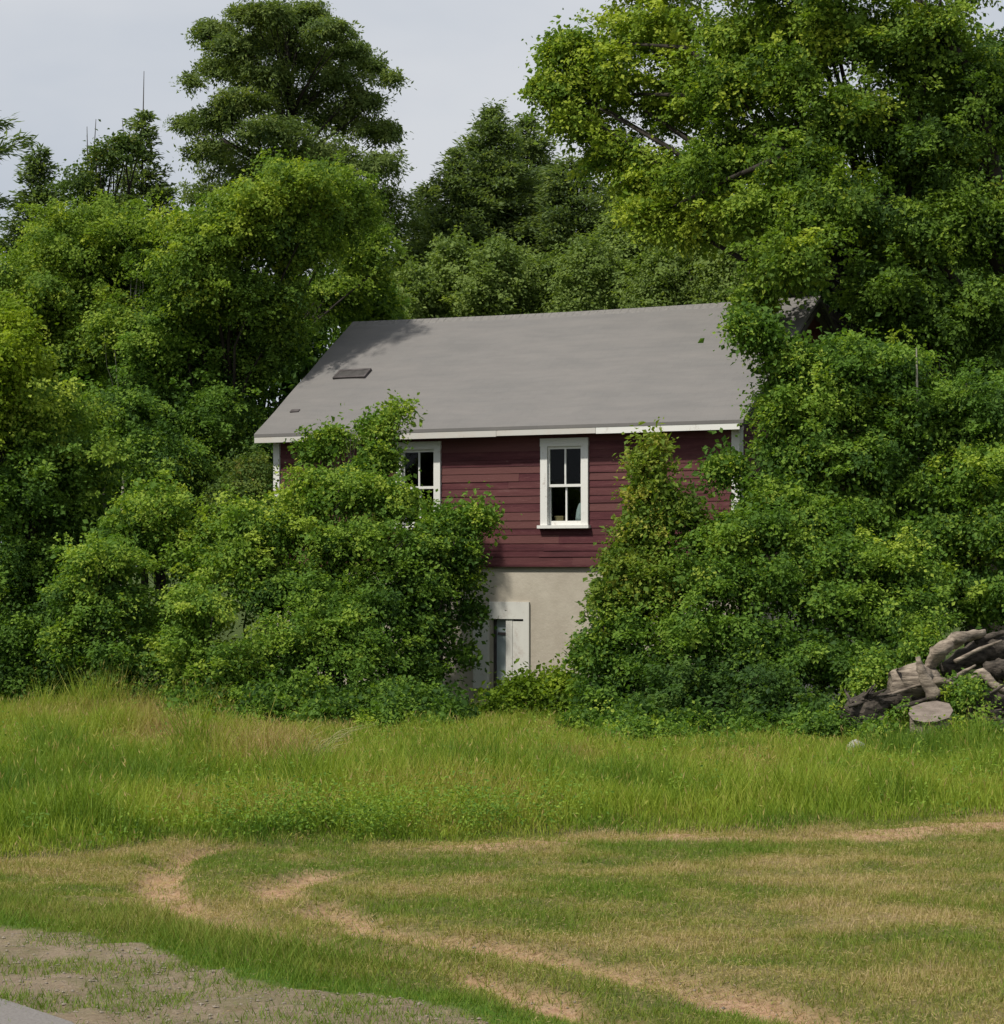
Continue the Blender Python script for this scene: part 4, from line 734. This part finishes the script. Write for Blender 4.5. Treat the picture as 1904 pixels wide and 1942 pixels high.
# tall unmown grass: patches of kinds
x, y = frustum_pts(330000, 19.6, 38.5, 2.0); mk = masks(x, y); cl_ = vnoise(x, y, .8, 51, 3); keep = (RG.random(len(x)) < mk['tall'] * (.6 + .9 * cl_)) & ((y < 36.5) | (x > -20))
x, y, cl_ = x[keep], y[keep], cl_[keep]
gy = interp_y(x, EDGE2); front = smooth(2.2, .2, y - gy)
hgt = (.05 + .42 * vnoise(x, y, .45, 52, 2) + .24 * vnoise(x, y, 2.3, 58, 2)) * (1 - .62 * smooth(26, 32, y) * smooth(-5.5, -2.5, x)) * (.55 + .6 * RG.random(len(x))) * (1 - .35 * front)
pxx = CX + x / y * F; reddish = np.exp(-((pxx - 460) / 230) ** 2) * smooth(24, 28, y) * .42 + np.exp(-((pxx - 1060) / 120) ** 2) * smooth(25, 28, y) * .15
lowg = vnoise(x, y, .55, 53, 3); tn = .14 + .95 * (lowg - .15) + reddish * 1.1 + .5 * (vnoise(x, y, 1.9, 59, 3) - .5) - .15 * smooth(.55, .8, vnoise(x, y, .9, 54)) * front + RG.normal(0, .07, len(x))
cool = smooth(.55, .7, vnoise(x, y, .7, 55)); tn = tn - .22 * cool
hgt = hgt * (.35 + .65 * smooth(-.1, 1.3, y - gy + 1.2 * (vnoise(x, y, 1.6, 71) - .5))) * (1 + .7 * smooth(.62, .8, vnoise(x, y, 1.3, 72)))
tn = tn + .16 * smooth(0, 1, (RG.random(len(x)) - .8) * 5) - .18 * smooth(.6, .75, vnoise(x, y, 1.3, 72))
Vt = blades(x, y, hgt, .007 + .006 * RG.random(len(x)), tn, .4, 2)
tag(link('tall_grass', leaf_mesh('tall_grass', [Vt]), M['tall_grass']), 'tall unmown meadow grass in front of the thicket', 'grass', kind='stuff')
# seed heads
k = RG.random(len(x)) < (.035 + .22 * reddish); xs_, ys_, hs_ = x[k], y[k], hgt[k] * 1.15; nn = len(xs_)
V1 = blades(xs_, ys_, hs_, np.full(nn, .004), np.full(nn, .8), .25, 2); hd = V1[0][nn:]; tipp = (hd[:, 2] + hd[:, 3]) / 2
V2 = leaves(tipp - np.array([0, 0, .04]), RG.normal(0, 1, (nn, 3)), np.c_[RG.normal(0, .3, nn), RG.normal(0, .3, nn), np.ones(nn)], .06 + .04 * RG.random(nn), np.full(nn, .011), RG.uniform(.65, 1, nn))
tag(link('seed_heads', leaf_mesh('seed_heads', [V1, V2]), M['tall_grass']), 'brownish grass seed heads above the tall grass', 'grass', kind='stuff')
# leafy weeds in the tall grass edge
cx_ = RG.uniform(-6, 6, 420); cy_ = RG.uniform(20, 33, 420); ok = (masks(cx_, cy_)['tall'] > .8) & (vnoise(cx_, cy_, .5, 57) > .45); cx_, cy_ = cx_[ok], cy_[ok]
ex = RG.normal(0, .9, 150); gx = at(690, 0, 21)[0] + ex; gyy = interp_y(gx, EDGE2) + RG.uniform(.15, 1.0, 150); cx_ = np.r_[cx_, gx]; cy_ = np.r_[cy_, gyy]
C = np.c_[cx_, cy_, gz(cx_, cy_) + RG.uniform(.06, .27, len(cx_))]
pw = sprays(C, np.tile([0, -.3, .6], (len(C), 1)), RG.uniform(.10, .22, len(C)), 60, .035, .8, .2, RG.uniform(.3, .8, len(C)), asp=.5)
tag(link('meadow_weeds', leaf_mesh('meadow_weeds', [pw]), M['shrub']), 'leafy green weeds mixed into the tall grass', 'weeds', kind='stuff')
# plume of pale grass
q = MB(); pb = gnd(560, 1500); 
for i in range(34):
    r1 = random.Random(i); L_ = r1.uniform(.35, .62); a_ = r1.uniform(.35, 1.15); bx = pb[0] + r1.uniform(-.05, .05); by = pb[1] + r1.uniform(-.05, .05)
    q.tube([(bx, by, 0), (bx + .25 * a_ * L_, by, .6 * L_), (bx + .75 * a_ * L_, by + r1.uniform(-.05, .05), L_ * 1.0), (bx + 1.1 * a_ * L_, by, L_ * 1.08)], [.003, .003, .0035, .001], 3)
M['straw'] = simple('pale_straw', (.32, .31, .13), (.48, .45, .22), 12, .8, 0)
tag(q.build('straw_tuft', M['straw']), 'pale arching straw tuft standing out of the tall grass at left', 'grass')
# mown grass
x, y = frustum_pts(520000, 12.2, 23.5, 1.2); mk = masks(x, y); bare = np.maximum(mk['rut'] * .96, mk['lip'] * .75); dens = (1 - bare) * (1 - mk['sh'] * (.97 - .6 * smooth(.42, .62, vnoise(x, y, 1.7, 67)))) * (.35 + 1.1 * vnoise(x, y, 2.5, 61)) * (1 - .5 * mk['tall'])
keep = RG.random(len(x)) < dens; x, y = x[keep], y[keep]; mk = {k: v[keep] for k, v in mk.items()}
h = (.022 + .05 * RG.random(len(x)) ** 1.5) * (.6 + .9 * vnoise(x, y, 1.2, 62)) * (1 + .2 * mk['fringe'])
ed = smooth(1.6, .4, np.abs(y - interp_y(x, EDGE) - .9)); h = h * (1 + 1.1 * mk['band'] * smooth(.3, .65, vnoise(x, y, 1.1, 63)))
tn = .14 + .62 * mk['straw'] + .16 * mk['band'] * (vnoise(x, y, 2, 68) > .45) * (1 - mk['fringe']) + RG.normal(0, .13, len(x)) - .05 * mk['fringe'] + .12 * (vnoise(x, y, 1.5, 64) - .5)
tn = np.where(RG.random(len(x)) < .2 * mk['straw'], tn + .3, tn)
Vm = blades(x, y, h, .004 + .004 * RG.random(len(x)), tn, .7, 1)
tag(link('mown_grass', leaf_mesh('mown_grass', [Vm]), M['short_grass']), 'short mown grass mottled green and tan', 'grass', kind='stuff')
# dry clippings
x, y = frustum_pts(260000, 12.2, 23.5, 1.2); mk = masks(x, y); dens = np.clip(.15 + .9 * mk['straw'] + .6 * mk['lip'] + .45 * mk['rut'], 0, 1) * (1 - .85 * mk['sh']) * (1 - .7 * mk['tall']) * (1 - .8 * mk['fringe']) * (.3 + vnoise(x, y, 3, 65))
keep = RG.random(len(x)) < dens; x, y = x[keep], y[keep]; nn = len(x)
clp = leaves(np.c_[x, y, gz(x, y) + RG.uniform(.004, .035, nn)], np.c_[RG.normal(0, .35, nn), RG.normal(0, .35, nn), np.ones(nn)], np.c_[RG.normal(0, 1, (nn, 2)), RG.normal(0, .25, nn)], RG.uniform(.02, .06, nn), RG.uniform(.003, .005, nn), RG.uniform(.5, .92, nn), .1)
tag(link('dry_clippings', leaf_mesh('dry_clippings', [clp]), M['short_grass']), 'dry tan grass clippings scattered on the lawn', 'clippings', kind='stuff')
# gravel
x = RG.uniform(-5, 2.5, 60000); y = RG.uniform(11.5, 17, 60000); mk = masks(x, y); keep = (RG.random(60000) < mk['sh'] * .25 * (.2 + vnoise(x, y, 3, 66)) + mk['rut'] * .10); x, y = x[keep], y[keep]; nn = len(x)
s = .004 + .010 * RG.random(nn) ** 3; oc = np.array([(1, 0, 0), (0, 1, 0), (-1, 0, 0), (0, -1, 0), (0, 0, .7), (0, 0, -.7)]); V = np.c_[x, y, gz(x, y) + s * .3][:, None] + oc[None] * s[:, None, None] * (1 + RG.uniform(-.3, .3, (nn, 6, 1)))
fo = np.array([(0, 1, 4), (1, 2, 4), (2, 3, 4), (3, 0, 4), (1, 0, 5), (2, 1, 5), (3, 2, 5), (0, 3, 5)]); Fg = (np.arange(nn)[:, None, None] * 6 + fo[None]).reshape(-1, 3)
tag(link('gravel', np_mesh('gravel', V.reshape(-1, 3), Fg), simple('gravel_stone', (.14, .12, .095), (.30, .255, .20), 30, .9, 0)), 'loose gravel on the road shoulder', 'gravel', kind='stuff')
print('faces', sum(len(o.data.polygons) for o in SC.objects if o.type == 'MESH'))
